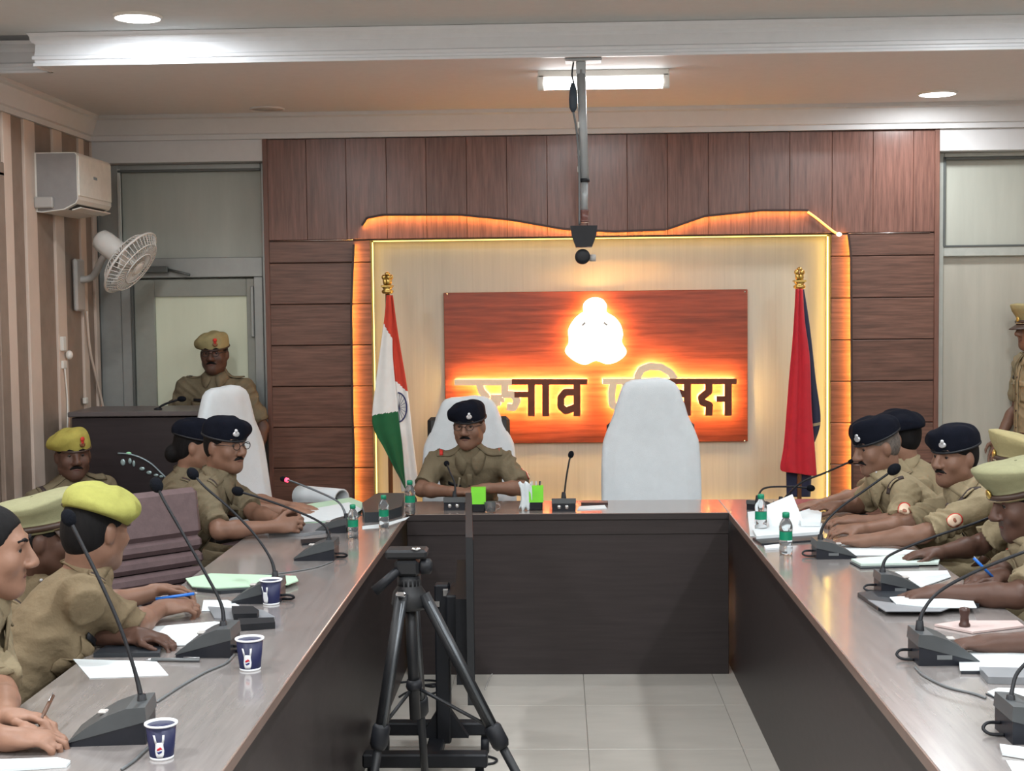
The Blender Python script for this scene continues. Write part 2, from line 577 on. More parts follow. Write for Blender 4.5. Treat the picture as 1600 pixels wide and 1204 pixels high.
MB().bb(2.29, 3.34, PY - .004, PY + .004, 2.04, 2.575).build('pane', [mat('frosted_glass_grey', (0.47, 0.48, 0.42), 0.3, var=0.05, scale=3, stretch=(4, 1, 0.5))], wr)
MB().bb(2.29, 3.34, PY - .004, PY + .004, 0.0, 2.0).build('pane', [mat('frosted_glass_warm', (0.46, 0.44, 0.375), 0.32, var=0.06, scale=3, stretch=(4, 1, 0.5))], wr)

# ================================================================== ceiling lamps
lamp_labels = {0: 'lit round downlight in the ceiling above the wall fan side', 1: 'lit round downlight in the soffit at the end of the wooden wall'}
M_LAMP = mat('lamp_diffuser', (0.9, 0.9, 0.9), 0.5, emit=(1, 1, 1), estr=14.0)
for i, (x, y, z, wt) in enumerate(LAMPS):
    row_ = 'over the middle of the tables' if y > 4 else 'over the near end of the tables' if y > 2 else 'just behind the camera' if y > 0 else 'at the rear of the room'
    col_ = 'above the cup side' if x < -1 else 'above the floor between the tables' if x < 1 else 'above the bottle side'
    lab = lamp_labels.get(i, 'round downlight %s, %s' % (row_, col_)) if y < 5 else lamp_labels.get(i, 'round downlight just before the ceiling step above the bottle side')
    t = empty('downlight', (x, y, z), lab, 'lamp', 'round ceiling downlights')
    MB().lathe((x, y, z), [(0.108, 0.0), (0.108, -0.006), (0.100, -0.014), (0.098, -0.014), (0.098, 0.0)], 32, cap=False).build('rim', [M_WHITEPL], t)
    MB().lathe((x, y, z), [(0.098, -0.001), (0.098, -0.011), (0.085, -0.015)], 32).build('diffuser', [M_LAMP], t)
    lamp_light(x, y, z - .02, wt)
t = empty('downlight', (-1.66, 8.12, LAMP_LO), 'unlit round downlight in the soffit near the glass door', 'lamp', 'round ceiling downlights')
MB().lathe((-1.66, 8.12, LAMP_LO), [(0.10, 0.0), (0.10, -0.006), (0.09, -0.010), (0.088, 0.0)], 28, cap=False).build('rim', [M_SOFFIT], t)
MB().lathe((-1.66, 8.12, LAMP_LO), [(0.09, 0.0), (0.09, -0.006)], 28).build('diffuser', [M_GREYPLL], t)

t = empty('tube_light', (0.23, 6.98, LAMP_LO), 'short lit white tube light fixed across the soffit', 'lamp')
MB().bb(-0.09, 0.55, 6.955, 7.005, LAMP_LO - .035, LAMP_LO, .004).build('batten', [M_WHITEPL], t)
MB().tube([(-0.06, 6.98, LAMP_LO - .062), (0.52, 6.98, LAMP_LO - .062)], .030, 14).build('tube', [mat('tube_glow', (0.9, 0.9, 0.9), 0.5, emit=(1, 1, 1), estr=9.0)], t)
for x in (-0.075, 0.535):
    MB().bb(x - .018, x + .018, 6.955, 7.005, LAMP_LO - .095, LAMP_LO - .02, .006).build('end_cap', [M_WHITEPL], t)
la = lamp_light(0.23, 6.98, LAMP_LO - .10, 8)
la.data.shape = 'RECTANGLE'
la.data.size, la.data.size_y = 0.58, 0.06

# LED strip round the niche: an aluminium channel on the wood that throws its light inwards over the planks
M_LED = mat('led_orange', (0.9, 0.4, 0.1), 0.5, emit=(1.0, 0.42, 0.075), estr=110.0)
M_LEDY = mat('led_yellow', (0.9, 0.7, 0.2), 0.5, emit=(1.0, 0.66, 0.14), estr=5.0)
led = empty('led_strip', (NX1, FY, NZ), 'orange LED strip glowing on the planks around the niche', 'light strip')


def led_channel(pts2, inward):
    """pts2: path on the wall plane (x, z); inward: for each point the direction of the light (x, z)"""
    d0, d1 = FY - .001, FY - .030
    for (a, b) in zip(pts2[:-1], pts2[1:]):
        A, B = Vector((a[0], 0, a[1])), Vector((b[0], 0, b[1]))
        t_ = (B - A).normalized()
        n_ = Vector((inward[0], 0, inward[1]))
        n_ = (n_ - t_ * n_.dot(t_)).normalized()
        yield A, B, n_, d0, d1


top_path = [at_y(p, q, FY)[[0, 2]] for p, q in ((566, 352), (574, 340), (600, 335), (720, 335), (800, 343), (880, 357), (960, 361), (1040, 358), (1100, 337), (1190, 328), (1262, 328))]
lp = [at_y(p, q, FY)[[0, 2]] for p, q in ((553, 382), (549, 480), (551, 640), (553, 700), (553, 783))]
rp_ = [at_y(p, q, FY)[[0, 2]] for p, q in ((1325, 366), (1329, 400), (1330, 560), (1331, 783))]
lp.append(np.array([lp[-1][0], 0.02]))
rp_.append(np.array([rp_[-1][0], 0.02]))
for path, inw in ((top_path, (0, -1)), (lp, (1, 0)), (rp_, (-1, 0))):
    m1, m2 = MB(), MB()
    for A, B, n_, d0, d1 in led_channel(path, inw):
        a0, b0 = A - n_ * .003, B - n_ * .003
        vs = []
        for p in (a0, b0, B, A):
            vs += [Vector((p.x, d0, p.z)), Vector((p.x, d1, p.z))]
        m1.add(vs, [(0, 1, 3, 2), (2, 3, 5, 4), (4, 5, 7, 6), (6, 7, 1, 0), (0, 2, 4, 6), (1, 7, 5, 3)])
        a1, b1 = A + n_ * .0008, B + n_ * .0008
        q = [Vector((a1.x, d0 - .017, a1.z)), Vector((b1.x, d0 - .017, b1.z)), Vector((b1.x, d1 + .001, b1.z)), Vector((a1.x, d1 + .001, a1.z))]
        q2 = [Vector((v.x, v.y, v.z)) - n_ * .0006 for v in q]
        m2.add(q + q2, [(0, 1, 2, 3), (7, 6, 5, 4), (0, 4, 5, 1), (1, 5, 6, 2), (2, 6, 7, 3), (3, 7, 4, 0)])
    for A, B, n_, d0, d1 in led_channel(path, inw):
        c0, c1 = A + n_ * .010, B + n_ * .010
        vs = []
        for p in (A - n_ * .003, B - n_ * .003, c1, c0):
            vs += [Vector((p.x, d1, p.z)), Vector((p.x, d1 - .002, p.z))]
        m1.add(vs, [(0, 1, 3, 2), (2, 3, 5, 4), (4, 5, 7, 6), (6, 7, 1, 0), (0, 2, 4, 6), (1, 7, 5, 3)])
    m1.build('channel', [M_WOODCORE], led)
    m2.build('led_tape', [M_LED], led)
# the loose end at the upper corner
le = [at_y(p, q, FY - .02) for p, q in ((1262, 331), (1275, 340), (1290, 352), (1303, 362), (1311, 366))]
MB().tube(smooth_path(le), .007, 6).build('loose_tape', [mat('led_loose', (0.9, 0.5, 0.2), 0.5, emit=(1.0, 0.45, 0.09), estr=1.6)], led)
MB().ball(at_y(1311, 366, FY - .022), (.016, .012, .012)).build('tape_end', [mat('led_end', (1, .9, .8), 0.5, emit=(1.0, 0.85, 0.75), estr=3.0)], led)
# warm strip inside the niche edge
MB().bb(NX0 + .002, NX0 + .006, FY + .085, FY + .100, 0.1, NZ - .01).build('led_tape', [M_LEDY], wb)
MB().bb(NX1 - .006, NX1 - .002, FY + .085, FY + .100, 0.1, NZ - .01).build('led_tape', [mat('led_yellow_strong', (0.9, 0.7, 0.2), 0.5, emit=(1.0, 0.66, 0.14), estr=14.0)], wb)
MB().bb(NX0 + .01, NX1 - .01, FY + .085, FY + .100, NZ - .006, NZ - .002).build('led_tape', [M_LEDY], wb)
MB().bb(NX0 + .01, NX1 - .01, FY + .085, FY + .100, 0.50, 0.504).build('led_tape', [M_LEDY], wb)
MB().bb(NX0 + .002, NX1 - .002, FY + .02, NB - .001, 0.0, 0.498).build('plinth', [M_WOODH], wb)
# ================================================================== sign board with backlit letters and emblem
BY0 = NB - .022
MSIGN = mat('sign_wood', (0.21, 0.040, 0.018), 0.25, var=0.35, scale=5, stretch=(0.5, 3, 8), coat=0.3)
bd = empty('sign_board', (0.22, NB, 0.888), 'dark red wooden sign board with glowing emblem and backlit Hindi lettering', 'sign board')
MB().bb(-0.693, 1.136, BY0, NB - .001, 0.888, 1.805, .003).build('board', [MSIGN], bd)


def sg(u, v, Y):
    """sign drawing coordinates to the plane at depth Y"""
    return Vector(at_y(680 + u / 3.2, 440 + v / 3.2, 8.515)) * Vector((1, 0, 1)) + Vector((0, Y, 0))


def sgv(u, v, Y):
    p = at_y(680 + u / 3.2, 440 + v / 3.2, 8.515)
    return Vector((p[0], Y, p[2]))


def stroke(mb, pts, wdt, y0, y1, mi=0):
    P = [sgv(u, v, y0) for u, v in pts]
    d = Vector((0, y1 - y0, 0))
    for k_, (a, b) in enumerate(zip(P[:-1], P[1:])):
        e_ = Vector((0, .0003 * k_, 0))
        a, b = a + e_, b + e_
        t_ = (b - a).normalized()
        n_ = Vector((-t_.z, 0, t_.x)) * wdt / 2
        mb.prism([a - n_, b - n_, b + n_, a + n_], d, mi)
    for k_, p in enumerate(P[1:-1]):
        mb.prism([p + Vector((math.cos(k * math.pi / 5) * wdt * .495, .00015 + .0003 * k_, math.sin(k * math.pi / 5) * wdt * .495)) for k in range(10)], d * .9, mi)


M_LETTER = mat('letter_brown_metal', (0.13, 0.040, 0.022), 0.3, metal=0.3, var=0.2, scale=12)
M_LETTERP = mat('letter_pale_acrylic', (0.80, 0.66, 0.48), 0.4, var=0.05)
M_BACKLIT = mat('backlight', (1, .6, .2), 0.5, emit=(1.0, 0.66, 0.22), estr=100.0)
LETTERS = [
    ([[(100, 500), (385, 500)], [(225, 510), (235, 545), (260, 570), (225, 592), (270, 600), (280, 640), (240, 668), (180, 660), (160, 630)], [(280, 575), (340, 575)], [(330, 598), (300, 598), (296, 626)], [(330, 575), (330, 598)],
      [(350, 512), (350, 560), (390, 560), (412, 590), (395, 625), (360, 622)]], M_LETTERP),
    ([[(385, 497), (500, 497)], [(398, 560), (480, 560)], [(482, 500), (482, 668)]], M_LETTER),
    ([[(500, 497), (600, 497)], [(553, 500), (553, 668)]], M_LETTER),
    ([[(600, 497), (760, 497)], [(708, 500), (708, 668)], [(704, 548), (650, 548), (628, 575), (628, 620), (652, 642), (704, 622)]], M_LETTER),
    ([[(835, 495), (960, 495)], [(888, 505), (880, 560), (884, 612), (915, 625), (945, 610)], [(950, 500), (950, 665)], [(950, 665), (930, 690), (960, 705), (985, 690)]], M_LETTERP),
    ([[(1010, 665), (1010, 470), (1028, 436), (1070, 420), (1125, 424), (1170, 450), (1195, 485)], [(960, 495), (1130, 495)]], M_LETTERP),
    ([[(1130, 495), (1290, 495)], [(1256, 500), (1256, 665)], [(1250, 560), (1200, 548), (1180, 575), (1160, 548), (1110, 552), (1100, 590), (1130, 620)]], M_LETTER),
    ([[(1290, 495), (1500, 495)], [(1458, 500), (1458, 665)], [(1362, 500), (1362, 545), (1325, 575), (1330, 598), (1365, 612), (1362, 665)], [(1458, 582), (1400, 582)]], M_LETTER),
]
for strokes, m_ in LETTERS:
    a, b = MB(), MB()
    for k, s_ in enumerate(strokes):
        j = .0004 * k
        wd_ = .034 if s_[0][1] == s_[-1][1] and len(s_) == 2 else .042
        stroke(a, s_, wd_, 8.440 + j, 8.456 + j)
        stroke(b, s_, wd_ * .82, 8.458 + j, 8.462 + j)
    lt = a.build('letter', [m_], bd)
    b.build('backlight', [M_BACKLIT], lt)
EM = [(740, 150), (740, 112), (766, 86), (800, 78), (836, 88), (856, 118), (855, 150), (895, 176), (925, 215), (936, 262), (930, 300), (953, 340), (945, 368), (905, 398), (855, 409),
      (802, 392), (750, 412), (700, 396), (658, 362), (650, 336), (668, 300), (665, 240), (690, 192), (718, 164)]
pts = [(p.x, p.z) for p in smooth_path([Vector((u, 0, v)) for u, v in EM + EM[:1]], 3)][:-1]
em = MB().prism([sgv(u, v, 8.442) for u, v in pts], (0, .02, 0)).build('emblem', [mat('emblem_white_glow', (1, 1, .95), 0.5, emit=(1.0, 0.93, 0.78), estr=3.2)], bd)
cu, cv = 802, 260
MB().prism([sgv(cu + (u - cu) * .9, cv + (v - cv) * .9, 8.465) for u, v in pts], (0, .003, 0)).build('backlight', [mat('emblem_backlight', (1, .6, .2), 0.5, emit=(1.0, 0.64, 0.18), estr=70.0)], em)
for s_ in ([(733, 218), (750, 202)], [(840, 202), (858, 216)]):
    a = MB()
    stroke(a, s_, .012, 8.438, 8.4415)
    a.build('emblem_mark', [M_GREYPLL], em)
for u, v in ((60, 62), (1548, 50), (60, 790), (1548, 795)):
    MB().ball(sgv(u, v, BY0), .006, 8, 6).build('screw', [M_CHROME], bd)

# ================================================================== flags
FLY = 8.12
POLE = mat('pole_wood', (0.16, 0.07, 0.03), 0.35, var=0.1)


def flag_stand(x, label, name):
    t_ = empty(name, (x, FLY, 0), label, 'flag')
    MB().tube([(x, FLY, 0.05), (x, FLY, 1.80)], .0135, 10).build('pole', [POLE], t_)
    MB().lathe((x, FLY, 0), [(0.15, 0), (0.15, .02), (0.12, .035), (0.05, .05), (0.03, .10), (0.02, .14)], 24).build('base', [M_GOLD], t_)
    f = MB()
    f.lathe((x, FLY, 1.80), [(.026, 0), (.034, .008), (.034, .018), (.022, .026), (.030, .034), (.030, .044), (.018, .05)], 16)
    f.bb(x - .034, x + .034, FLY - .034, FLY + .034, 1.838, 1.850, .003)
    for k in range(4):
        an = k * math.pi / 2 + .5
        dx, dy = math.cos(an), math.sin(an)
        f.ball((x + dx * .014, FLY + dy * .014, 1.870), (.014, .014, .022), 10, 8)
        f.ball((x + dx * .022, FLY + dy * .022, 1.895), (.013, .013, .015), 10, 8)
    f.lathe((x, FLY, 1.905), [(.010, 0), (.016, .006), (.014, .014), (.004, .02)], 12)
    f.build('finial', [M_GOLD], t_)
    return t_


def cloth_panel(outline_l, outline_r, depth, nrow=40, ncol=14, waves=2.0, amp=.014, ph=0.0):
    """rows from the top down between two edge curves (px sightings) with folds"""
    L = smooth_path([Vector((p, q, 0)) for p, q in outline_l], 12)
    R_ = smooth_path([Vector((p, q, 0)) for p, q in outline_r], 12)

    def samp(c, t_):
        i = t_ * (len(c) - 1)
        k = min(int(i), len(c) - 2)
        return c[k].lerp(c[k + 1], i - k)
    rows = []
    for i in range(nrow):
        t_ = i / (nrow - 1)
        a, b = samp(L, t_), samp(R_, t_)
        row = []
        for j in range(ncol):
            s_ = j / (ncol - 1)
            q = a.lerp(b, s_)
            dep = depth + amp * math.sin(2 * math.pi * waves * s_ + ph + .6 * t_) * (0.35 + .65 * t_)
            row.append(Vector(at_y(q.x, q.y, dep)))
        rows.append(row)
    return rows


fl1 = flag_stand(-0.985, 'Indian tricolour flag hanging in folds on a pole beside the person at the head table', 'tricolour_flag')
M_SAF = mat('flag_saffron', srgb(196, 60, 40), 0.8, var=0.08, sheen=0.2)
M_FWH = mat('flag_white', srgb(228, 226, 222), 0.8, var=0.03, sheen=0.2)
M_FGR = mat('flag_green', srgb(24, 92, 52), 0.8, var=0.08, sheen=0.2)
M_FNV = mat('flag_navy', srgb(28, 32, 58), 0.8, var=0.1, sheen=0.2)
M_FRD = mat('flag_red', srgb(186, 24, 40), 0.75, var=0.08, sheen=0.2)


def banded(rows, bands, name, mats, parent, thick=.003):
    """bands: row fraction at which each next material starts, slanted by column"""
    mb_ = MB()
    nr, nc = len(rows), len(rows[0])
    mb_.sheet(rows, thick)
    for k, f in enumerate(mb_.f):
        i, j = (f[0] % (nr * nc)) // nc, (f[0] % (nr * nc)) % nc
        t_, s_ = i / (nr - 1), j / (nc - 1)
        mb_.m[k] = sum(1 for (t0, sl) in bands if t_ > t0 + sl * s_)
    return mb_.build(name, mats, parent)


# rear fold: saffron above white; front fold: saffron tip, white, green
rear = cloth_panel([(604, 461), (606, 520), (612, 600), (618, 680), (628, 768)], [(614, 461), (622, 520), (637, 610), (646, 690), (655, 762)], FLY - .024, 160, 14, 1.6, .009, 1.2)
banded(rear, [(0.47, .04)], 'rear_fold', [M_SAF, M_FWH], fl1)
front = cloth_panel([(604, 461), (600, 500), (592, 560), (582, 640), (584, 670), (600, 700), (618, 735), (632, 760)],
                    [(611, 461), (613, 515), (614, 560), (620, 620), (624, 660), (629, 700), (632, 740), (634, 764)], FLY - .046, 160, 14, 1.3, .010, .3)
banded(front, [(0.16, .03), (0.46, .05)], 'front_fold', [M_SAF, M_FWH, M_FGR], fl1)
# the wheel, printed on the white of the rear fold, half of it hidden by the front fold
wh = MB()
c_ = np.array(at_y(622, 636, FLY - .034))
ring = [Vector(c_) + Vector((math.sin(a_) * .050, 0, math.cos(a_) * .085)) for a_ in np.linspace(0.0, math.pi, 15)]
wh.tube([p + Vector((0, -.004, 0)) for p in ring], .0042, 6)
for a_ in np.linspace(0.2, math.pi - .2, 9):
    wh.tube([Vector(c_) + Vector((.004, -.004, 0)), Vector(c_) + Vector((math.sin(a_) * .048, -.004, math.cos(a_) * .082))], .0012, 4)
wh.build('wheel', [mat('wheel_navy', srgb(46, 52, 96), 0.8)], fl1)
fl2 = flag_stand(1.379, 'red and navy police flag hanging on a gold tipped pole', 'police_flag')
red = cloth_panel([(1243, 451), (1239, 520), (1232, 600), (1225, 690), (1219, 728), (1222, 736)], [(1254, 451), (1257, 500), (1265, 560), (1268, 640), (1273, 700), (1276, 744)], FLY - .036, 50, 18, 2.2, .014)
banded(red, [], 'red_fold', [M_FRD], fl2)
navy = cloth_panel([(1246, 452), (1250, 520), (1258, 600), (1262, 660), (1264, 690)], [(1256, 452), (1265, 510), (1274, 590), (1282, 655), (1273, 690)], FLY + .014, 40, 10, 1.2, .012)
banded(navy, [(0.78, .0), (0.80, .0)], 'navy_fold', [M_FNV, mat('flag_gold_line', (.35, .28, .16), .8), M_FNV], fl2)
tail = cloth_panel([(1228, 728), (1229, 776)], [(1268, 735), (1266, 776)], FLY + .004, 10, 8, 1.0, .01)
banded(tail, [], 'navy_tail', [M_FNV], fl2)

# ================================================================== tables
M_TOP = mat('table_top_laminate', (0.245, 0.222, 0.212), 0.26, var=0.13, scale=5, stretch=(9, 0.6, 1), spec=1.0, coat=0.9)
M_TOPX = mat('table_top_laminate_cross', (0.20, 0.155, 0.135), 0.26, var=0.13, scale=5, stretch=(0.6, 9, 1), spec=1.0, coat=0.9)
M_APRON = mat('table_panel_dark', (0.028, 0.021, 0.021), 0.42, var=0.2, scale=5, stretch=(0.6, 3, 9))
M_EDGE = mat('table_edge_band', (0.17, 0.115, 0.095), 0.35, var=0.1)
TZ = 0.76
LX0, LX1, RX0, RX1, TBY0, TBY1 = -1.34, -0.718, 0.78, 1.40, 6.50, 6.93
TYN = 0.9


def side_table(name, x0, x1, inner, label):
    t_ = empty(name, ((x0 + x1) / 2, 3.7, 0), label, 'table')
    MB().bb(x0, x1, TYN, TBY1, TZ - .028, TZ, .003).build('table_top', [M_TOP], t_)
    s_ = 1 if inner > (x0 + x1) / 2 else -1
    MB().bb(inner - s_ * .012, inner + s_ * .0012, TYN, TBY0 + .012, TZ - .030, TZ - .002, .001).build('edge_band', [M_EDGE], t_)
    xi = inner - s_ * .022
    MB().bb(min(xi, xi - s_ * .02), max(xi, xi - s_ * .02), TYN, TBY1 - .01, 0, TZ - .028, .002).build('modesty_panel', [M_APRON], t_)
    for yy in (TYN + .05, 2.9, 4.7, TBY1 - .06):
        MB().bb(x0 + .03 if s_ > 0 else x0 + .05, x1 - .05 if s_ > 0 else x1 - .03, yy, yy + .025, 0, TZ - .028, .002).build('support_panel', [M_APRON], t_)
    return t_


side_table('conference_table', LX0, LX1, LX1, 'long dark wooden conference table with paper cups along its edge')
side_table('conference_table', RX0, RX1, RX0, 'long dark wooden conference table with two water bottles at its far end')
t = empty('head_table', (0.03, 6.7, 0), 'dark wooden head table closing the far end of the table horseshoe', 'table')
MB().bb(LX1 + .001, RX0 - .001, TBY0 - .002, TBY1, TZ - .028, TZ, .003).build('table_top', [M_TOPX], t)
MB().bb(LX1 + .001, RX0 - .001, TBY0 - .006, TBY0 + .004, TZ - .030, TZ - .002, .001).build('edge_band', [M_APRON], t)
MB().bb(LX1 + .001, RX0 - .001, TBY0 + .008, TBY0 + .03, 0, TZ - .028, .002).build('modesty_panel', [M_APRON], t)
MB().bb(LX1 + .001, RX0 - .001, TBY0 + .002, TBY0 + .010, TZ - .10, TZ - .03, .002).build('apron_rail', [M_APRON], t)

# ================================================================== chairs
M_MAROON = mat('maroon_leatherette', (0.125, 0.085, 0.088), 0.45, var=0.12, scale=30, bump=0.15, bscale=120)
M_CHBLK = mat('chair_black', (0.02, 0.018, 0.018), 0.5)


def office_base(mb_, c, h):
    x, y = c
    mb_.lathe((x, y, .07), [(.03, 0), (.03, .05), (.022, .06), (.022, h - .08)], 12)
    for k in range(5):
        a_ = k * 2 * math.pi / 5 + .3
        e = Vector((x + math.cos(a_) * .27, y + math.sin(a_) * .27, .075))
        mb_.tube([(x, y, .11), e], [.026, .016], 8)


def casters(par, c):
    x, y = c
    for k in range(5):
        a_ = k * 2 * math.pi / 5 + .3
        e = (x + math.cos(a_) * .27, y + math.sin(a_) * .27)
        MB().lathe((e[0] - math.sin(a_) * .02, e[1] + math.cos(a_) * .02, .028), [(.028, 0), (.028, .04)], 12, axis=(math.sin(a_), -math.cos(a_), 0)).build('caster', [M_CHBLK], par)


def ring_section(wx, wy, n=28, p=3.2):
    out = []
    for k in range(n):
        a_ = 2 * math.pi * k / n
        c, s_ = math.cos(a_), math.sin(a_)
        out.append((wx * math.copysign(abs(c) ** (2 / p), c), wy * math.copysign(abs(s_) ** (2 / p), s_)))
    return out


def towel_chair(loc, rot, top, label, squat=1.0, arm_towel=False):
    """high-backed office chair, backrest under a white towel; faces local -y"""
    t_ = empty('office_chair', (0, 0, 0), label, 'chair', 'office chairs with white towels')
    seat = .50
    prof = [(0.70, .262, .055), (0.80, .262, .055), (0.90, .260, .055), (0.975, .255, .052), (1.01, .250, .05), (1.06, .232, .05), (1.143, .196, .048), (1.20, .180, .048), (1.244, .165, .047),
            (1.285, .150, .045), (1.312, .130, .040), (1.33, .095, .030), (1.337, .04, .012)]
    z0, z1 = .70, 1.337
    prof = [(z0 + (z - z0) * (top - z0) / (z1 - z0), w_, d_) for z, w_, d_ in prof]
    prof = [(.56, .262, .055)] + prof
    vs, fs = [], []
    N = 36
    rng = random.Random(int(top * 1000))
    for i, (z, w_, d_) in enumerate(prof):
        t01 = (z - .56) / (top - .56)
        yb = .24 + .07 * t01 + .03 * math.sin(t01 * 3)
        for k, (px_, py_) in enumerate(ring_section(w_, d_, N)):
            fold = .006 * math.sin(px_ * 55 + 1.3) * (1 - t01) + .003 * math.sin(px_ * 90 + z * 9)
            vs.append((px_, yb + py_ + (fold if py_ < 0 else -fold * .4), z + .004 * math.sin(px_ * 30)))
    for i in range(len(prof) - 1):
        for k in range(N):
            a_, b_ = i * N + k, i * N + (k + 1) % N
            fs.append((a_, b_, b_ + N, a_ + N))
    fs += [tuple(range(N))[::-1], tuple((len(prof) - 1) * N + k for k in range(N))]
    MB().add(vs, fs, 0, True).build('towel_cover', [M_TOWEL], t_)
    MB().box((0, .30, .80), (.46, .05, .62), Matrix.Rotation(-.08, 4, 'X'), .02).build('backrest', [M_CHBLK], t_)
    MB().box((0, .02, seat - .05), (.52, .50, .10), None, .03).build('seat', [M_MAROON], t_)
    m_ = MB()
    office_base(m_, (0, .02), seat - .09)
    m_.build('base', [M_CHBLK], t_)
    casters(t_, (0, .02))
    for s_ in (-1, 1):
        MB().tube(smooth_path([(s_ * .27, .14, seat - .06), (s_ * .30, .12, .60), (s_ * .30, -.02, .70), (s_ * .30, -.18, .70)], 5), .018, 8).build('armrest', [M_CHBLK], t_)
        if arm_towel and s_ == arm_towel:
            pr = [Vector((s_ * .30 + math.cos(a_) * .052, 0, .715 + math.sin(a_) * .045)) for a_ in np.linspace(-.5, math.pi + .5, 13)]
            rows = [[p + Vector((0, yy, 0)) for p in [pr[0] + Vector((0, 0, -.10))] + pr + [pr[-1] + Vector((0, 0, -.10))]] for yy in (-.22, -.12, 0, .08)]
            MB().sheet(rows, .01).build('arm_towel', [M_TOWEL], t_)
    t_.location = loc
    t_.rotation_euler = (0, 0, rot)
    return t_


towel_chair((0.478, 7.08, 0), 0.0, 1.337, 'empty high white towel covered chair between the seated person and the red flag')
towel_chair((-0.487, 7.50, 0), 0.06, 1.225, 'white towel covered chair with a person sitting in it')
towel_chair((-1.50, 7.22, 0), 1.0, 1.318, 'white towel covered chair in the corner in front of the glass door', arm_towel=1)


def padded_chair(loc, rot, label, low=False):
    """maroon conference chair with ribbed back; faces local -y"""
    t_ = empty('padded_chair', (0, 0, 0), label, 'chair', 'maroon padded conference chairs')
    R_ = Matrix.Rotation(-.14, 4, 'X')
    if not low:
        MB().box((0, .265, .90), (.46, .055, .20), R_, .022).build('backrest', [M_MAROON], t_)
    for k in range(2 if low else 0, 5):
        MB().box((0, .252 - .0085 * k, .775 - .062 * k), (.455, .06, .058), R_, .018).build('back_rib', [M_MAROON], t_)
    MB().box((0, .285, .73) if not low else (0, .268, .60), (.40, .02, .52 if not low else .26), R_, .006).build('back_shell', [M_CHBLK], t_)
    MB().box((0, -.02, .435), (.48, .48, .09), None, .03).build('seat', [M_MAROON], t_)
    m_ = MB()
    office_base(m_, (0, -.02), .40)
    m_.build('base', [M_CHBLK], t_)
    casters(t_, (0, -.02))
    for s_ in (-1, 1):
        MB().tube(smooth_path([(s_ * .23, .16, .42), (s_ * .27, .14, .56), (s_ * .27, .02, .63), (s_ * .27, -.16, .63)], 5), .016, 8).build('armrest', [M_CHBLK], t_)
    t_.location = loc
    t_.rotation_euler = (0, 0, rot)
    return t_


pc = padded_chair((-1.46, 5.36, 0), .80, 'empty maroon padded chair with ribbed back at the table with the cups')

# ================================================================== lectern in the corner
LCX0, LCX1, LCY = -2.62, -1.86, 7.46
t = empty('lectern', ((LCX0 + LCX1) / 2, LCY + .2, 0), 'broad dark wooden lectern in the corner before the glass door', 'lectern')
M_LECT = mat('lectern_wood', (0.024, 0.017, 0.019), 0.45, var=0.2, scale=5, stretch=(0.6, 3, 9))
MB().bb(LCX0, LCX1, LCY, LCY + .42, .08, 1.15, .004).build('body', [M_LECT], t)
MB().bb(LCX0 + .03, LCX1 - .03, LCY + .03, LCY + .40, 0, .08, .003).build('plinth', [M_CHBLK], t)
MB().box(((LCX0 + LCX1) / 2, LCY + .205, 1.168), (LCX1 - LCX0 + .03, .45, .026), None, .004).build('top', [mat('lectern_top', (0.10, 0.085, 0.085), 0.35)], t)
em = MB()
arc = [at_y(p, q, LCY - .004) for p, q in ((184, 708), (200, 709), (218, 714), (236, 724), (248, 735), (259, 746))]
em.tube(smooth_path(arc, 5), .005, 6)
em.build('emblem_arc', [mat('emblem_pale', (0.28, 0.34, 0.36), 0.35, metal=0.4)], t)
for p, q, rx_, rz_ in ((192, 722, .014, .018), (203, 720, .010, .016), (209, 724, .008, .018), (222, 732, .016, .010), (233, 738, .016, .010), (244, 742, .014, .008), (252, 744, .012, .007)):
    MB().ball(at_y(p, q, LCY - .003), (rx_, .004, rz_), 10, 6).build('emblem_figure', [mat('emblem_pale2', (0.36, 0.47, 0.47), 0.35, metal=0.3)], t)
MB().ball(at_y(201, 708, LCY - .004), (.016, .005, .008), 10, 6).build('emblem_light', [mat('emblem_green', (0.35, 0.75, 0.45), 0.4)], t)
lm = empty('gooseneck_microphone', tuple(at_y(262, 645, LCY + .12)[:2]) + (1.181,), 'thin black gooseneck microphone on top of the lectern', 'microphone', 'gooseneck microphones')
pp = [at_y(p, q, LCY + .12) for p, q in ((247, 641), (252, 634), (266, 628), (284, 623))]
pp[0][2] = 1.181
MB().tube(smooth_path(pp, 5), .006, 6).build('gooseneck', [M_BLACK], lm)
MB().lathe((pp[0][0], pp[0][1], 1.181), [(.022, 0), (.022, .006), (.01, .012)], 12).build('socket', [M_BLACK], lm)
MB().ball(pp[-1], (.025, .016, .016)).build('foam_head', [M_BLACKSOFT], lm)

# ================================================================== air conditioner, wall fan, wall boxes
ACX, ACF = XL + .022, -2.55
t = empty('air_conditioner', (ACX, 7.75, 2.26), 'white split air conditioner high on the striped wall', 'air conditioner')
y0, y1 = 7.46, 8.02
prof = [(ACX, 2.565), (ACF - .01, 2.565), (ACF, 2.555), (ACF, 2.315), (ACF - .012, 2.295), (ACF - .075, 2.262), (ACX + .03, 2.248), (ACX, 2.252)]
MB().prism([(x, y0, z) for x, z in prof], (0, y1 - y0, 0), 0).build('body', [M_WHITEPL], t)
MB().prism([(x, y0 - .002, z) for x, z in [(ACX + .01, 2.56), (ACF - .012, 2.56), (ACF - .004, 2.55), (ACF - .004, 2.317), (ACF - .016, 2.298), (ACF - .08, 2.267), (ACX + .03, 2.254), (ACX + .01, 2.256)]], (0, .002, 0)).build('end_plate', [mat('ac_side_shade', (0.27, 0.255, 0.25), 0.5)], t)  # shade on the white unit's end put into a grey colour
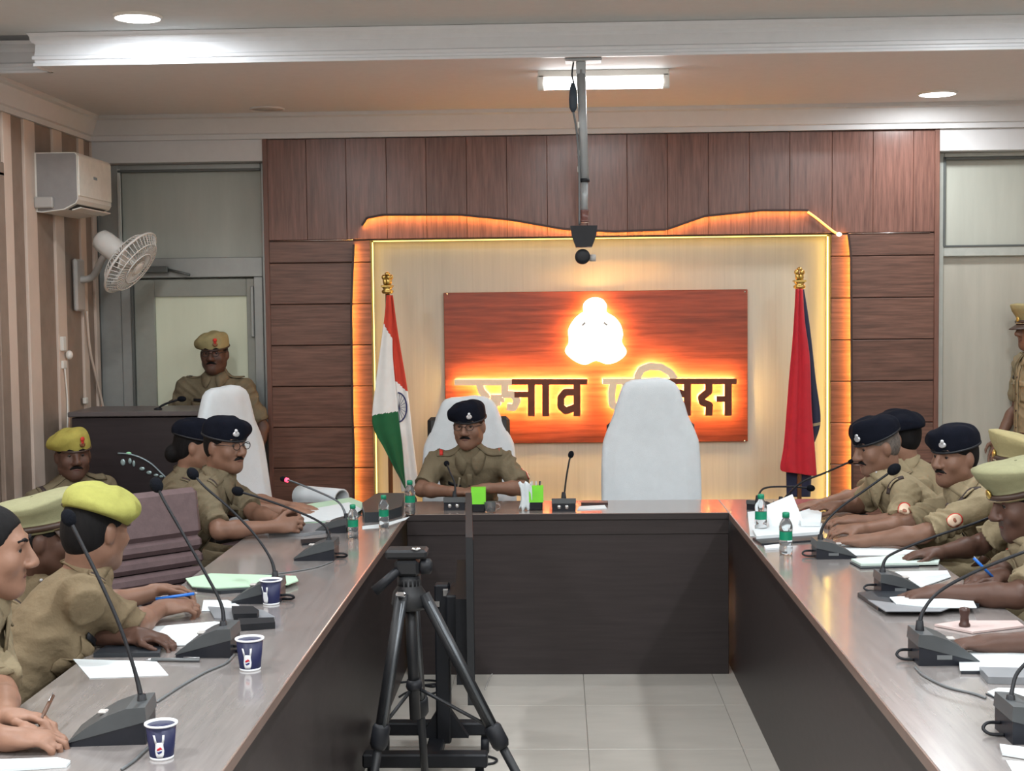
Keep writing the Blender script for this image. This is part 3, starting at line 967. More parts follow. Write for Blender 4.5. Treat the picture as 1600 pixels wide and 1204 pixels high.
MB().bb(ACF - .001, ACF + .006, y0 + .008, y1 - .008, 2.335, 2.548, .003).build('front_panel', [mat('ac_front', (0.78, 0.76, 0.70), 0.3)], t)
MB().box((ACF - .045, (y0 + y1) / 2, 2.281), (.06, y1 - y0 - .08, .006), Matrix.Rotation(-.48, 4, 'Y'), .001).build('outlet', [mat('ac_dark', (0.06, 0.055, 0.05), 0.6)], t)
MB().box((ACF - .02, (y0 + y1) / 2, 2.268), (.05, y1 - y0 - .06, .006), Matrix.Rotation(-.25, 4, 'Y'), .001).build('louver', [M_WHITEPL], t)
MB().bb(ACF + .006, ACF + .008, 7.70, 7.76, 2.44, 2.455).build('badge', [M_CHROME], t)
MB().bb(ACX, ACX + .10, y0 - .03, y0 - .002, 2.27, 2.33, .006).build('pipe_cover', [M_GREYPLL], t)

fc = Vector(at_y(204, 410, 7.93))
fax = Vector((0.787, -0.105, -0.61)).normalized()
t = empty('wall_fan', (XL + .022, 8.06, 1.75), 'white wall mounted fan tilted out from the striped wall', 'fan')
M_FAN = mat('fan_plastic', (0.74, 0.73, 0.70), 0.4, var=0.02)
MB().bb(XL + .022, XL + .05, 7.99, 8.13, 1.72, 2.02, .01).build('wall_bracket', [M_GREYPLL], t)
MB().tube(smooth_path([(XL + .04, 8.06, 1.90), (XL + .12, 8.06, 1.92), fc - fax * .16 + Vector((-.03, 0, -.06)), fc - fax * .10], 6), [.02] * 19, 10).build('arm', [M_GREYPLL], t)
MB().lathe(fc - fax * .25, [(.03, 0), (.058, .02), (.066, .06), (.066, .15), (.052, .19), (.03, .20)], 20, axis=fax).build('motor_housing', [M_FAN], t)
FR = .205
u_ = fax.orthogonal().normalized()
v_ = fax.cross(u_)


def fring(r, h):
    return [fc + fax * h + (u_ * math.cos(a_) + v_ * math.sin(a_)) * r for a_ in np.linspace(0, 2 * math.pi, 36, endpoint=False)]


g = MB()
g.tube(fring(FR, 0), .007, 6, closed=True)
for r_, h_ in ((.16, .045), (.10, .058), (.05, .06), (.16, -.045), (.09, -.055)):
    g.tube(fring(r_, h_), .0034, 5, closed=True)
for k in range(44):
    a_ = 2 * math.pi * k / 44
    d_ = u_ * math.cos(a_) + v_ * math.sin(a_)
    g.tube([fc + d_ * FR, fc + d_ * .16 + fax * .045, fc + d_ * .04 + fax * .06], .0026, 4)
    g.tube([fc + d_ * FR, fc + d_ * .16 - fax * .045, fc + d_ * .05 - fax * .055], .0026, 4)
g.build('guard', [M_FAN], t)
MB().lathe(fc + fax * .055, [(.045, 0), (.045, .006), (.03, .012)], 18, axis=fax).build('hub_badge', [M_FAN], t)
for k in range(3):
    a_ = 2 * math.pi * k / 3
    rows = []
    for i in range(6):
        r_ = .03 + .15 * i / 5
        row = []
        for j in range(5):
            q = a_ + (j - 2) * .18
            row.append(fc + (u_ * math.cos(q) + v_ * math.sin(q)) * r_ + fax * ((j - 2) * .012))
        rows.append(row)
    MB().sheet(rows, .003).build('blade', [M_FAN], t)
MB().lathe(fc - fax * .03, [(.03, 0), (.03, .05), (.018, .06)], 14, axis=fax).build('blade_hub', [M_FAN], t)

sb = empty('switch_box', (XL + .022, 7.80, 1.43), 'small white switch box with a plug on the striped wall', 'switch')
MB().bb(XL + .008, XL + .04, 7.765, 7.815, 1.50, 1.58, .004).build('upper_plate', [M_WHITEPL], sb)
MB().bb(XL + .008, XL + .035, 7.77, 7.83, 1.40, 1.445, .004).build('lower_plate', [M_WHITEPL], sb)
MB().ball((XL + .045, 7.84, 1.475), (.02, .024, .026), 12, 8).build('plug', [M_WHITEPL], sb)
MB().tube(smooth_path([(XL + .03, 7.80, 1.40), (XL + .03, 7.83, 1.2), (XL + .03, 7.80, 0.9), (XL + .03, 7.82, .6)], 6), .005, 6).build('cord', [M_WHITEPL], sb)
fcb = empty('fan_cable', (XL + .03, 8.15, 1.10), 'pale cable running down the wall below the fan', 'cable')
MB().tube(smooth_path([(XL + .04, 8.17, 1.72), (XL + .035, 8.22, 1.5), (XL + .035, 8.33, 1.3), (XL + .04, 8.43, 1.1), (XL + .05, 8.52, .7)], 8), .008, 6).build('cord', [M_CREAMWALL], fcb)
MB().bb(XL + .02, XL + .04, 8.11, 8.15, 1.18, 1.215, .003).build('clip', [M_WHITEPL], fcb)

# ================================================================== ceiling pole camera
PX, PYC = 0.112, 6.66
t = empty('ceiling_camera', (PX, PYC, 1.92), 'black conference camera hanging from a grey ceiling pole', 'camera')
M_POLE = mat('pole_grey', (0.34, 0.36, 0.37), 0.4, metal=0.2)
MB().bb(PX - .07, PX + .10, PYC - .05, PYC + .05, 2.856, 2.868, .003).build('ceiling_plate', [M_POLE], t)
MB().bb(PX - .018, PX + .026, PYC - .02, PYC + .02, 2.80, 2.858, .003).build('clamp', [M_POLE], t)
MB().tube([(PX + .004, PYC, 2.82), (PX + .016, PYC, 2.31)], .021, 14).build('upper_tube', [M_POLE], t)
MB().lathe((PX + .016, PYC, 2.30), [(.024, 0), (.024, .016)], 16).build('collar', [M_BLACK], t)
MB().tube([(PX + .016, PYC, 2.305), (PX + .014, PYC, 2.16)], .017, 12).build('lower_tube', [M_POLE], t)
MB().lathe((PX + .013, PYC, 2.112), [(.020, 0), (.024, .002), (.024, .010), (.018, .012), (.022, .045), (.024, .052), (.024, .058)], 16).build('ball_joint', [mat('joint_brown', (.16, .07, .06), .3)], t)
for zz in (2.55, 2.42, 2.345):
    MB().bb(PX - .016, PX - .004, PYC - .014, PYC + .0, zz, zz + .03, .003).build('cable_tie', [M_WHITEPL], t)
a_ = MB()
a_.prism([(PX - .052, PYC - .05, 2.095), (PX + .074, PYC - .05, 2.095), (PX + .066, PYC - .05, 2.04), (PX + .048, PYC - .05, 1.996), (PX - .026, PYC - .05, 1.996), (PX - .046, PYC - .05, 2.05)], (0, .10, 0))
a_.build('camera_yoke', [M_BLACK], t)
MB().lathe((PX + .004, PYC - .05, 1.952), [(.020, 0), (.034, .004), (.036, .03), (.036, .085), (.03, .10)], 22, axis=(0, 1, 0)).build('camera_head', [M_BLACK], t)
MB().lathe((PX + .046, PYC - .01, 1.945), [(.016, -.01), (.016, .02)], 14, axis=(1, 0, 0)).build('side_lens', [M_GREYPLL], t)
MB().tube(smooth_path([(PX - .03, PYC, 2.86), (PX - .038, PYC - .01, 2.80), (PX - .03, PYC - .01, 2.76)], 5), .004, 6).build('cable', [M_BLACK], t)
MB().lathe((PX - .034, PYC - .01, 2.625), [(.008, 0), (.018, .02), (.020, .06), (.016, .11), (.008, .135)], 12).build('power_brick', [mat('brick_blue', (.03, .045, .065), .45)], t)
MB().tube(smooth_path([(PX - .034, PYC - .01, 2.63), (PX - .022, PYC - .012, 2.56), (PX - .012, PYC - .02, 2.45), (PX - .008, PYC - .02, 2.30), (PX - .01, PYC - .02, 2.1)], 6), .005, 6).build('cable', [M_GREYPL], t)
# ================================================================== tripod and screen on a trolley inside the horseshoe
t = empty('tripod', tuple(at_z(640, 1330, 0)), 'black video tripod with pan head standing between the tables', 'tripod')
M_TRI = mat('tripod_black', (0.010, 0.011, 0.013), 0.5)
M_TRIG = mat('tripod_grey_tube', (0.10, 0.11, 0.12), 0.35, metal=0.5)
TY = 4.2
apex = V_ = Vector(at_y(640, 945, TY))
ax0, ay0 = apex.x, apex.y
feet = [Vector(at_z(556, 1395, 0)), Vector(at_z(905, 1400, 0)), Vector(at_z(668, 1270, 0))]
starts = [Vector(at_y(628, 928, TY - .05)), Vector(at_y(662, 928, TY - .02)), Vector(at_y(645, 930, TY + .06))]
for k in range(3):
    a_, b_ = starts[k], feet[k]
    lg = MB().tube([a_, a_.lerp(b_, .46)], .019, 10).build('leg', [M_TRI], t)
    MB().tube([a_.lerp(b_, .02) + Vector((.008, -.016, 0)), a_.lerp(b_, .44) + Vector((.008, -.016, 0))], .0065, 8).build('leg_tube', [M_TRIG], lg)
    j = a_.lerp(b_, .47)
    d_ = (b_ - a_).normalized()
    MB().lathe(j - d_ * .03, [(.022, 0), (.027, .01), (.027, .06), (.02, .075)], 12, axis=d_).build('leg_lock', [M_BLACK], lg)
    MB().tube([j, b_ + Vector((0, 0, .02))], [.014, .012], 10).build('lower_leg', [M_TRI], lg)
    MB().lathe(b_, [(.022, 0), (.024, .01), (.014, .035)], 12).build('rubber_foot', [M_BLACK], lg)
zb = float(at_y(648, 1122, TY)[2])
MB().tube([(ax0 + .012, ay0, zb), (ax0, ay0, apex.z + .06)], .017, 12).build('centre_column', [M_TRI], t)
MB().lathe((ax0 + .01, ay0, zb + .09), [(.022, 0), (.026, .01), (.022, .03)], 12).build('column_collar', [M_BLACK], t)
for k in range(3):
    MB().tube([(ax0 + .01, ay0, zb + .10), starts[k].lerp(feet[k], .45)], .006, 6).build('spreader', [M_TRI], t)
MB().lathe((ax0, ay0, apex.z - .01), [(.05, 0), (.056, .015), (.05, .05), (.036, .07), (.036, .10)], 16).build('spider', [M_TRI], t)
hz = apex.z + .062
MB().lathe((ax0, ay0, hz), [(.036, 0), (.036, .022), (.028, .03)], 18).build('pan_base', [M_TRI], t)
MB().box((ax0 - .004, ay0, hz + .055), (.075, .07, .05), None, .010).build('tilt_block', [M_TRI], t)
MB().box((ax0 - .005, ay0, hz + .098), (.125, .08, .028), None, .007).build('camera_plate', [M_TRI], t)
MB().ball((ax0 + .025, ay0 - .03, hz + .114), (.016, .01, .006), 10, 6).build('plate_lever', [M_CHROME], t)
MB().lathe((ax0 + .035, ay0 - .01, hz + .058), [(.02, 0), (.024, .006), (.024, .03), (.014, .036)], 14, axis=(1, 0, 0)).build('tilt_knob', [M_BLACK], t)
MB().tube([(ax0 - .03, ay0 - .03, hz + .05), (ax0 - .10, ay0 - .05, hz - .01)], [.013, .017], 10).build('pan_handle', [M_BLACK], t)
MB().box(starts[0] + Vector((0, -.02, .005)), (.030, .03, .016), None, .005).build('leg_hinge', [M_CHROME], t)

t = empty('screen_trolley', (-.46, 5.2, 0), 'black wheeled trolley carrying a flat screen seen edge on', 'trolley')
for y_ in (5.36, 4.98):
    MB().bb(-.72, -.27, y_ - .03, y_ + .03, .075, .125, .006).build('base_bar', [M_BLACK], t)
    for x_ in (-.69, -.30):
        MB().lathe((x_ - .015, y_, .034), [(.034, 0), (.034, .03)], 14, axis=(1, 0, 0)).bb(x_ - .012, x_ + .012, y_ - .01, y_ + .01, .05, .08).build('caster', [M_BLACK], t)
MB().bb(-.50, -.44, 4.98, 5.36, .08, .12, .005).build('base_rail', [M_BLACK], t)
MB().bb(-.47, -.415, 5.15, 5.21, .10, .70, .006).build('post', [M_BLACK], t)
MB().prism([(-.53, 5.16, .12), (-.35, 5.16, .12), (-.415, 5.16, .22), (-.47, 5.16, .22)], (0, .04, 0)).build('gusset', [M_BLACK], t)
MB().bb(-.42, -.36, 5.05, 5.30, .48, .68, .006).build('bracket', [M_BLACK], t)
MB().bb(-.44, -.415, 5.145, 5.215, .655, .685, .004).bb(-.475, -.45, 5.14, 5.15, .62, .64).build('clamp_plate', [M_CHROME], t)
sx = lambda y_: -.0655 * y_
tv = empty('flat_screen', (sx(5.18), 5.18, .42), 'thin black flat screen television mounted on the trolley post', 'television')
m_ = MB()
m_.prism([(sx(4.62) - .012, 4.62, .40), (sx(4.62) + .012, 4.62, .40), (sx(5.72) + .012, 5.72, .40), (sx(5.72) - .012, 5.72, .40)], (0, 0, .565))
m_.build('panel', [mat('tv_edge', (.012, .013, .015), .6)], tv)
MB().prism([(sx(4.80) - .05, 4.80, .42), (sx(4.80) - .012, 4.80, .42), (sx(5.55) - .012, 5.55, .42), (sx(5.55) - .05, 5.55, .42)], (0, 0, .30)).build('back_housing', [M_BLACK], tv)
MB().prism([(sx(4.63) + .0125, 4.63, .41), (sx(4.63) + .0135, 4.63, .41), (sx(5.71) + .0135, 5.71, .41), (sx(5.71) + .0125, 5.71, .41)], (0, 0, .545)).build('screen', [mat('tv_glass', (.008, .008, .01), .1)], tv)


def floor_cable(label, pts, r=.005, m=M_BLACK):
    P_ = [Vector(at_z(p, q, 0)) + Vector((0, 0, r)) for p, q in pts]
    MB().tube(smooth_path(P_, 8), r, 6).build('power_cable', [m], label=label, cat='cable', group='cables on the floor')


floor_cable('black cable looping on the floor beneath the tripod column', [(622, 1068), (660, 1064), (684, 1066), (678, 1074), (650, 1070), (640, 1075), (682, 1070), (686, 1080), (668, 1086), (640, 1082), (624, 1090)])
floor_cable('black cable running out from under the trolley base', [(700, 1182), (735, 1184), (760, 1183), (776, 1188), (770, 1194), (750, 1196)])
floor_cable('thin grey cable lying beside the screen on the floor', [(770, 1052), (764, 1062), (758, 1078)], .003, M_GREYPLL)


# ================================================================== things on the tables
M_BOTTLE = mat('bottle_plastic', (0.86, 0.90, 0.92), 0.06, trans=0.92, ior=1.28, var=0.0)
M_WATER = mat('bottle_water', (0.80, 0.86, 0.88), 0.05, trans=0.95, ior=1.20, var=0.0)
M_GREEN = mat('bottle_green', srgb(20, 132, 98), 0.4, var=0.08)


def bottle(loc, label, hgt=.16):
    k = hgt / .17
    x, y, z = loc
    t_ = empty('water_bottle', loc, label, 'bottle', 'small plastic water bottles')
    MB().lathe(loc, [(r * k, h_ * k) for r, h_ in ((.022, 0), (.026, .004), (.0265, .03), (.024, .036), (.0265, .042), (.0265, .058), (.025, .06), (.025, .094), (.0265, .098), (.0265, .112), (.024, .124), (.017, .138), (.0115, .146), (.0115, .152))], 20).build('bottle_body', [M_BOTTLE], t_)
    MB().lathe((x, y, z + .06 * k), [(.0258 * k, 0), (.0258 * k, .034 * k)], 20, cap=False).build('label_band', [M_GREEN], t_)
    MB().lathe((x, y, z + .148 * k), [(.0145 * k, 0), (.0145 * k, .018 * k), (.012 * k, .021 * k)], 16).build('cap', [M_GREEN], t_)
    return t_


def T(px, py, dz=0.0):
    p = at_z(px, py, TZ)
    return (float(p[0]), float(p[1]), TZ + dz)


bottle(T(552, 841), 'green labelled water bottle by the microphone of the person with clasped hands', .145)
bottle(T(600, 824), 'green labelled water bottle standing in front of black folders', .145)
bottle(T(641, 803), 'green labelled water bottle at the corner beside the seated person', .16)
bottle(T(1189, 832), 'green labelled water bottle half behind a raised white sheet', .165)
bottle(T(1228, 866), 'green labelled water bottle standing clear on the table with the blue pen', .165)

M_CUPN = mat('cup_navy', srgb(26, 32, 70), 0.45, var=0.06)
M_CUPW = mat('cup_white', srgb(226, 230, 234), 0.5, var=0.02)


def cup(loc, label, hgt, turn, logo=True):
    x, y, z = loc
    k = hgt / .08
    r0, r1 = .026 * k, .034 * k
    t_ = empty('paper_cup', loc, label, 'cup', 'navy paper cups')
    rad = lambda h_: r0 + (r1 - r0) * h_ / hgt
    MB().lathe(loc, [(r0, .004), (r0 + .0005, .006), (rad(hgt * .94), hgt * .94)], 28, cap=True).build('sleeve', [M_CUPN], t_)
    MB().lathe(loc, [(r0 - .0005, 0), (r0 + .0003, .002), (r0 + .0006, .006), (r0 - .001, .0062)], 28).build('foot', [M_CUPW], t_)
    MB().lathe(loc, [(rad(hgt * .93), hgt * .935), (r1 + .001, hgt * .94), (r1 + .003, hgt * .965), (r1 + .0028, hgt), (r1 - .001, hgt), (r1 - .003, hgt * .93), (r0, hgt * .5)], 28, cap=False).build('rim', [M_CUPW], t_)
    MB().lathe((x, y, z + hgt * .80), [(r1 - .008, 0), (r1 - .008, .001)], 24).build('drink', [mat('tea', (.35, .24, .15), .2)], t_)

    def on(u, h_, lift=.0009):
        a_ = turn + u / .03
        r = rad(h_ * k) + lift
        return Vector((x + math.sin(a_) * r, y - math.cos(a_) * r, z + h_ * k))

    def decal(poly_rows, name, m, par=t_):
        MB().sheet(poly_rows, .0004).build(name, [m], par)
    # white figure: a bottle outline with two raised arms, and a round badge of red over blue
    bw = lambda h_: .0085 if h_ < .034 else .0075
    rows = [[on(s_ * w_, h_) for s_ in np.linspace(-1, 1, 7)] for h_, w_ in ((.008, .007), (.014, .0095), (.024, .0105), (.032, .009), (.038, .0085), (.043, .0095))]
    decal(rows, 'white_figure', M_CUPW)
    for sgn in (-1, 1):
        rows = [[on(sgn * (u0 + s_), h_) for s_ in np.linspace(-.0022, .0022, 3)] for h_, u0 in ((.041, .0072), (.050, .0085), (.060, .0105 if sgn < 0 else .0090))]
        decal(rows, 'white_figure_arm', M_CUPW)
    if logo:
        for (h0, h1, m_, nm) in ((.0258, .0315, mat('logo_red', srgb(196, 30, 48), .5), 'logo_red'), (.0175, .0225, mat('logo_blue', srgb(30, 40, 110), .5), 'logo_blue')):
            rows = [[on(s_ * .0062 * math.sqrt(max(0.05, 1 - ((h_ - .0245) / .0075) ** 2)), h_ + .0012 * math.sin(s_ * 2.5), .0016) for s_ in np.linspace(-1, 1, 7)] for h_ in np.linspace(h0, h1, 4)]
            decal(rows, nm, m_)
    return t_


cup(T(253, 1183), 'navy paper cup with white figure beside the nearest microphone', .078, .12)
cup(T(391, 1045), 'navy paper cup with white figure beside the second microphone', .086, .0)
cup(T(424, 943), 'navy paper cup standing against the third microphone base', .082, -.5, False)


def flat(px, label, name, cat, m, z0=0.0, th=.0015, group=None, m2=None):
    """a flat thing lying on the table, outline by sightings"""
    P_ = []
    for p, q in px:
        v = at_z(p, q, TZ + z0)
        P_.append((v[0], v[1], TZ + z0 + .0004))
    o = MB().prism(P_, (0, 0, th))
    return o.build(name, [m], label=label, cat=cat, group=group)


GP = 'papers on the tables'
M_PAPERG = mat('paper_green', srgb(178, 208, 182), 0.65, var=0.03)
M_FOLDD = mat('folder_dark', (0.022, 0.026, 0.032), 0.4)
M_FOLDG = mat('folder_grey', (0.20, 0.21, 0.225), 0.4)
M_PENB = mat('pen_blue', srgb(40, 110, 200), 0.35)
# left table
flat([(114, 1030), (245, 1034), (263, 1055), (140, 1060)], 'blank white sheet lying alone near the nearest microphone', 'paper_sheet', 'paper', M_PAPER, group=GP)
flat([(168, 1013), (252, 1016), (250, 1026), (146, 1027)], 'dark notebook beneath the resting fists', 'notebook', 'notebook', M_FOLDD, 0, .012)
flat([(160, 990), (240, 980), (335, 972), (362, 975), (330, 1000), (300, 1008), (200, 1012)], 'loose white printed sheets under the forearms of the lime beret wearer', 'paper_sheet', 'paper', M_PAPER, .001, .003, GP)
flat([(318, 938), (356, 938), (374, 946), (352, 955), (315, 955)], 'small white sheet beside the fist holding the pen', 'paper_sheet', 'paper', M_PAPER, .001, .002, GP)
flat([(290, 905), (330, 897), (462, 901), (466, 908), (450, 914), (340, 920), (300, 917)], 'pale green file folder by the empty maroon chair', 'file_folder', 'folder', M_PAPERG, .012, .004)
flat([(292, 912), (336, 905), (450, 911), (440, 921), (345, 928), (308, 924)], 'black file under the pale green folder', 'file_folder', 'folder', M_FOLDD, 0, .011)
flat([(325, 950), (410, 955), (430, 966), (420, 974), (335, 968)], 'grey notebook with handset lying on it', 'notebook', 'notebook', M_FOLDG, 0, .006)
flat([(362, 955), (395, 955), (405, 962), (402, 967), (365, 968)], 'black handset lying on a grey notebook', 'handset', 'phone', M_BLACK, .007, .018)
flat([(372, 976), (428, 974), (430, 982), (374, 986)], 'black baton shaped torch beside the middle cup', 'torch', 'torch', M_BLACK, 0, .02)
flat([(410, 826), (508, 820), (516, 832), (475, 838), (420, 836)], 'grey notebook under the clasped hands', 'notebook', 'notebook', M_FOLDG, 0, .012)
flat([(470, 846), (516, 842), (520, 848), (472, 852)], 'black phone beside the grey notebook', 'mobile_phone', 'phone', M_BLACK, 0, .009)
flat([(462, 800), (545, 785), (566, 796), (540, 812), (470, 816)], 'white sheets lying on the green file', 'paper_sheet', 'paper', M_PAPER, .0125, .002, GP)
flat([(448, 802), (470, 792), (548, 780), (572, 790), (548, 816), (462, 820)], 'open pale green file before the clasped hands', 'file_folder', 'folder', M_PAPERG, .001, .010)
flat([(566, 800), (590, 784), (632, 784), (628, 806), (600, 815), (570, 816)], 'stack of black folders at the corner of the tables', 'file_folder', 'folder', M_FOLDD, 0, .045)
flat([(566, 822), (600, 818), (640, 807), (634, 812), (598, 824), (566, 827)], 'white sheet edge under the black folders', 'paper_sheet', 'paper', M_PAPER, .0002, .001, GP)
flat([(0, 1190), (90, 1187), (110, 1192), (104, 1199), (0, 1206)], 'white notepad under the nearest hands', 'notepad', 'notepad', M_PAPER, 0, .006)
# right table
flat([(1168, 800), (1210, 796), (1222, 838), (1172, 838)], 'white printed sheet at the far end of the right table', 'paper_sheet', 'paper', M_PAPER, .001, .002, GP)
pr = [at_y(p, q, 6.06) for p, q in ((1196, 790), (1243, 776), (1256, 822), (1199, 826))]
pr2 = [Vector((pr[0][0], 6.06, pr[0][2])), Vector((pr[1][0], 6.14, pr[1][2])), Vector((pr[2][0], 6.0, TZ + .004)), Vector((pr[3][0], 5.98, TZ + .004))]
o = MB().prism(pr2, (0, .0015, .0008)).build('paper_sheet', [M_PAPER], label='white sheet held upright behind a water bottle', cat='paper', group=GP)
flat([(1245, 806), (1270, 798), (1284, 806), (1282, 822), (1252, 822)], 'crumpled white tissue by the bowing person', 'tissue', 'tissue', M_PAPER, .022, .016)
flat([(1176, 834), (1235, 826), (1285, 824), (1280, 838), (1182, 845)], 'stack of white printed forms by the bottles', 'paper_stack', 'paper', M_PAPER, 0, .020)
flat([(1176, 843), (1220, 838), (1280, 835), (1278, 846), (1190, 852)], 'black folder edge beneath the stack of forms', 'file_folder', 'folder', M_FOLDD, 0, .008)
flat([(1194, 855), (1222, 852), (1226, 858), (1196, 860)], 'white mobile phone beside the clear water bottle', 'mobile_phone', 'phone', M_CUPW, 0, .008)
flat([(1308, 850), (1360, 854), (1420, 860), (1470, 862), (1400, 868), (1335, 868)], 'white sheets below the stretched arms', 'paper_sheet', 'paper', M_PAPER, .001, .003, GP)
flat([(1330, 876), (1400, 870), (1470, 872), (1466, 882), (1345, 884)], 'pale notepad with dark back cover', 'notepad', 'notepad', mat('paper_pale', srgb(196, 212, 204), .6), .006, .008)
flat([(1328, 880), (1430, 877), (1436, 886), (1345, 889)], 'dark board under the pale notepad', 'clipboard', 'clipboard', M_FOLDD, 0, .0055)
flat([(1378, 900), (1400, 894), (1480, 892), (1486, 902), (1440, 918), (1398, 914)], 'white sheets behind the microphone of the pen holder', 'paper_sheet', 'paper', M_PAPER, .001, .003, GP)
flat([(1340, 932), (1420, 922), (1530, 934), (1530, 950), (1450, 956), (1372, 954)], 'black file with grey cover beneath the flat hand', 'file_folder', 'folder', M_FOLDD, 0, .014)
flat([(1356, 938), (1420, 946), (1490, 948), (1470, 956), (1384, 956)], 'grey plastic cover lying on the black file', 'file_cover', 'folder', M_FOLDG, .0145, .003)
flat([(1390, 934), (1440, 930), (1520, 938), (1526, 950), (1460, 950), (1400, 944)], 'white sheets sticking out of the black file', 'paper_sheet', 'paper', M_PAPER, .018, .003, GP)
flat([(1460, 978), (1500, 972), (1590, 972), (1600, 980), (1520, 990)], 'pinkish sheets lying behind the resting hand', 'paper_sheet', 'paper', mat('paper_pink', srgb(190, 170, 166), .6), .001, .006, GP)
flat([(1497, 1018), (1640, 1022), (1640, 1048), (1500, 1048)], 'large white sheet below the resting hand', 'paper_sheet', 'paper', M_PAPER, .008, .002, GP)
flat([(1500, 1044), (1640, 1046), (1640, 1054), (1502, 1053)], 'black folder under the large white sheet', 'file_folder', 'folder', M_FOLDD, 0, .0075)
flat([(1530, 1052), (1640, 1054), (1640, 1070), (1544, 1068)], 'dark spectacle case by the large white sheet', 'spectacle_case', 'case', M_FOLDG, 0, .018)
flat([(1543, 1082), (1560, 1076), (1640, 1078), (1640, 1094), (1556, 1090)], 'white sheets behind the nearest microphone', 'paper_sheet', 'paper', M_PAPER, .004, .003, GP)
flat([(1540, 1085), (1640, 1090), (1640, 1100), (1560, 1094)], 'black file under sheets behind the nearest microphone', 'file_folder', 'folder', M_FOLDD, 0, .0035)
flat([(1562, 1166), (1640, 1176), (1640, 1192), (1566, 1180)], 'white sheets in front of the nearest microphone', 'paper_sheet', 'paper', M_PAPER, .001, .006, GP)
flat([(1572, 1188), (1640, 1194), (1640, 1230), (1590, 1220)], 'pale paper corner at the bottom of the picture', 'paper_sheet', 'paper', M_PAPER, 0, .001, GP)
t = empty('rubber_stamp', T(1507, 975), 'dark rubber stamp standing on the pinkish sheets', 'stamp')
sx_, sy_, sz_ = T(1507, 982, .0075)
MB().lathe((sx_, sy_, sz_), [(.016, 0), (.017, .006), (.013, .012), (.012, .03), (.016, .045), (.014, .055), (.004, .058)], 16).build('stamp_body', [mat('stamp_brown', (.06, .03, .025), .3)], t)
# head table
flat([(905, 792), (945, 790), (948, 795), (902, 797)], 'white sheets beside the centre microphone', 'paper_sheet', 'paper', M_PAPER, 0, .004, GP)
flat([(908, 786), (950, 786), (950, 789), (908, 789)], 'brown pen case lying behind the white sheets', 'pen_case', 'case', mat('case_brown', (.04, .02, .018), .4), 0, .012)


def pen(a, b, label, m, r=.005):
    a, b = Vector(a), Vector(b)
    t_ = empty('pen', tuple((a + b) / 2), label, 'pen', 'pens')
    MB().tube([a.lerp(b, .10), b], r, 8).build('barrel', [m], t_)
    MB().tube([a, a.lerp(b, .10)], [.001, r * .8], 8).build('tip', [M_STEELP], t_)
    MB().tube([a.lerp(b, .70) + Vector((0, 0, r * 1.3)), b + Vector((0, 0, r * 1.3))], r * .3, 5).build('clip', [M_STEELP], t_)


M_STEELP = mat('pen_metal', (.5, .5, .52), .3, metal=.8)
pen(Vector(at_y(310, 926, 4.36)), Vector(at_y(243, 936, 4.32)), 'blue pen held in the fist of the person in the lime beret', M_PENB)
pen(Vector(T(1562, 926, .03)), Vector(at_y(1522, 872, 4.62)), 'blue ball pen standing in the hand at the black file', M_PENB)
pen(Vector(T(228, 1033, .006)), Vector(T(312, 1034, .006)), 'grey pen lying on the blank white sheet', M_GREYPL)
pen(Vector(T(62, 1160, .045)), Vector(T(84, 1136, .075)), 'brown pen in the nearest hand', mat('pen_brown', (.10, .05, .03), .4))

# green pen stands, tissue and glass on the head table
for (px, q0, lab) in ((748, 799, 'bright green card holder on a black base in front of the seated person'), (838, 796, 'bright green card holder with pens beside the white tissue')):
    x, y, z = T(px, q0)
    t_ = empty('card_holder', (x, y, z), lab, 'card holder', 'green card holders')
    MB().bb(x - .030, x + .030, y - .025, y + .025, z, z + .038, .004).build('base', [M_BLACK], t_)
    MB().prism([(x - .034, y - .022, z + .038), (x + .034, y - .022, z + .038), (x + .034, y - .010, z + .115), (x - .034, y - .010, z + .115)], (0, .035, 0)).build('green_box', [mat('green_card', srgb(112, 206, 36), .5, var=.06)], t_)
    if px == 838:
        for dx in (-.015, .0, .014):
            MB().tube([(x + dx, y + .01, z + .06), (x + dx * 1.3, y + .012, z + .135)], .004, 6).build('pen', [M_FOLDD if dx > 0 else M_GREYPLL], t_)
x, y, z = T(820, 797)
rows = []
for i in range(10):
    tt = i / 9
    rows.append([Vector((x + (-.030 + .06 * j / 7) * (1 - .5 * tt * (1 - tt)) + .008 * math.sin(3 * tt), y + .012 * math.sin(j * 2.1 + tt * 4), z + .002 + .13 * tt + .008 * math.sin(j * 1.9))) for j in range(8)])
MB().sheet(rows, .002).build('tissue', [M_PAPER], label='white tissue standing between the seated person and the green card holder', cat='tissue')
x, y, z = T(766, 800)
t_ = empty('glass_mug', (x, y, z), 'small glass mug beside the green card holder', 'mug')
MB().lathe((x, y, z), [(.022, 0), (.026, .003), (.028, .05), (.026, .05), (.023, .006)], 20, cap=True).build('mug_body', [M_BOTTLE], t_)
MB().tube(smooth_path([(x + .026, y, z + .012), (x + .045, y, z + .018), (x + .045, y, z + .036), (x + .027, y, z + .042)], 5), .004, 8).build('handle', [M_BOTTLE], t_)


# ================================================================== table microphones
M_MIC = mat('mic_base_dark', (0.008, 0.010, 0.016), 0.4)
M_MICT = mat('mic_base_grey', (0.062, 0.068, 0.072), 0.38)


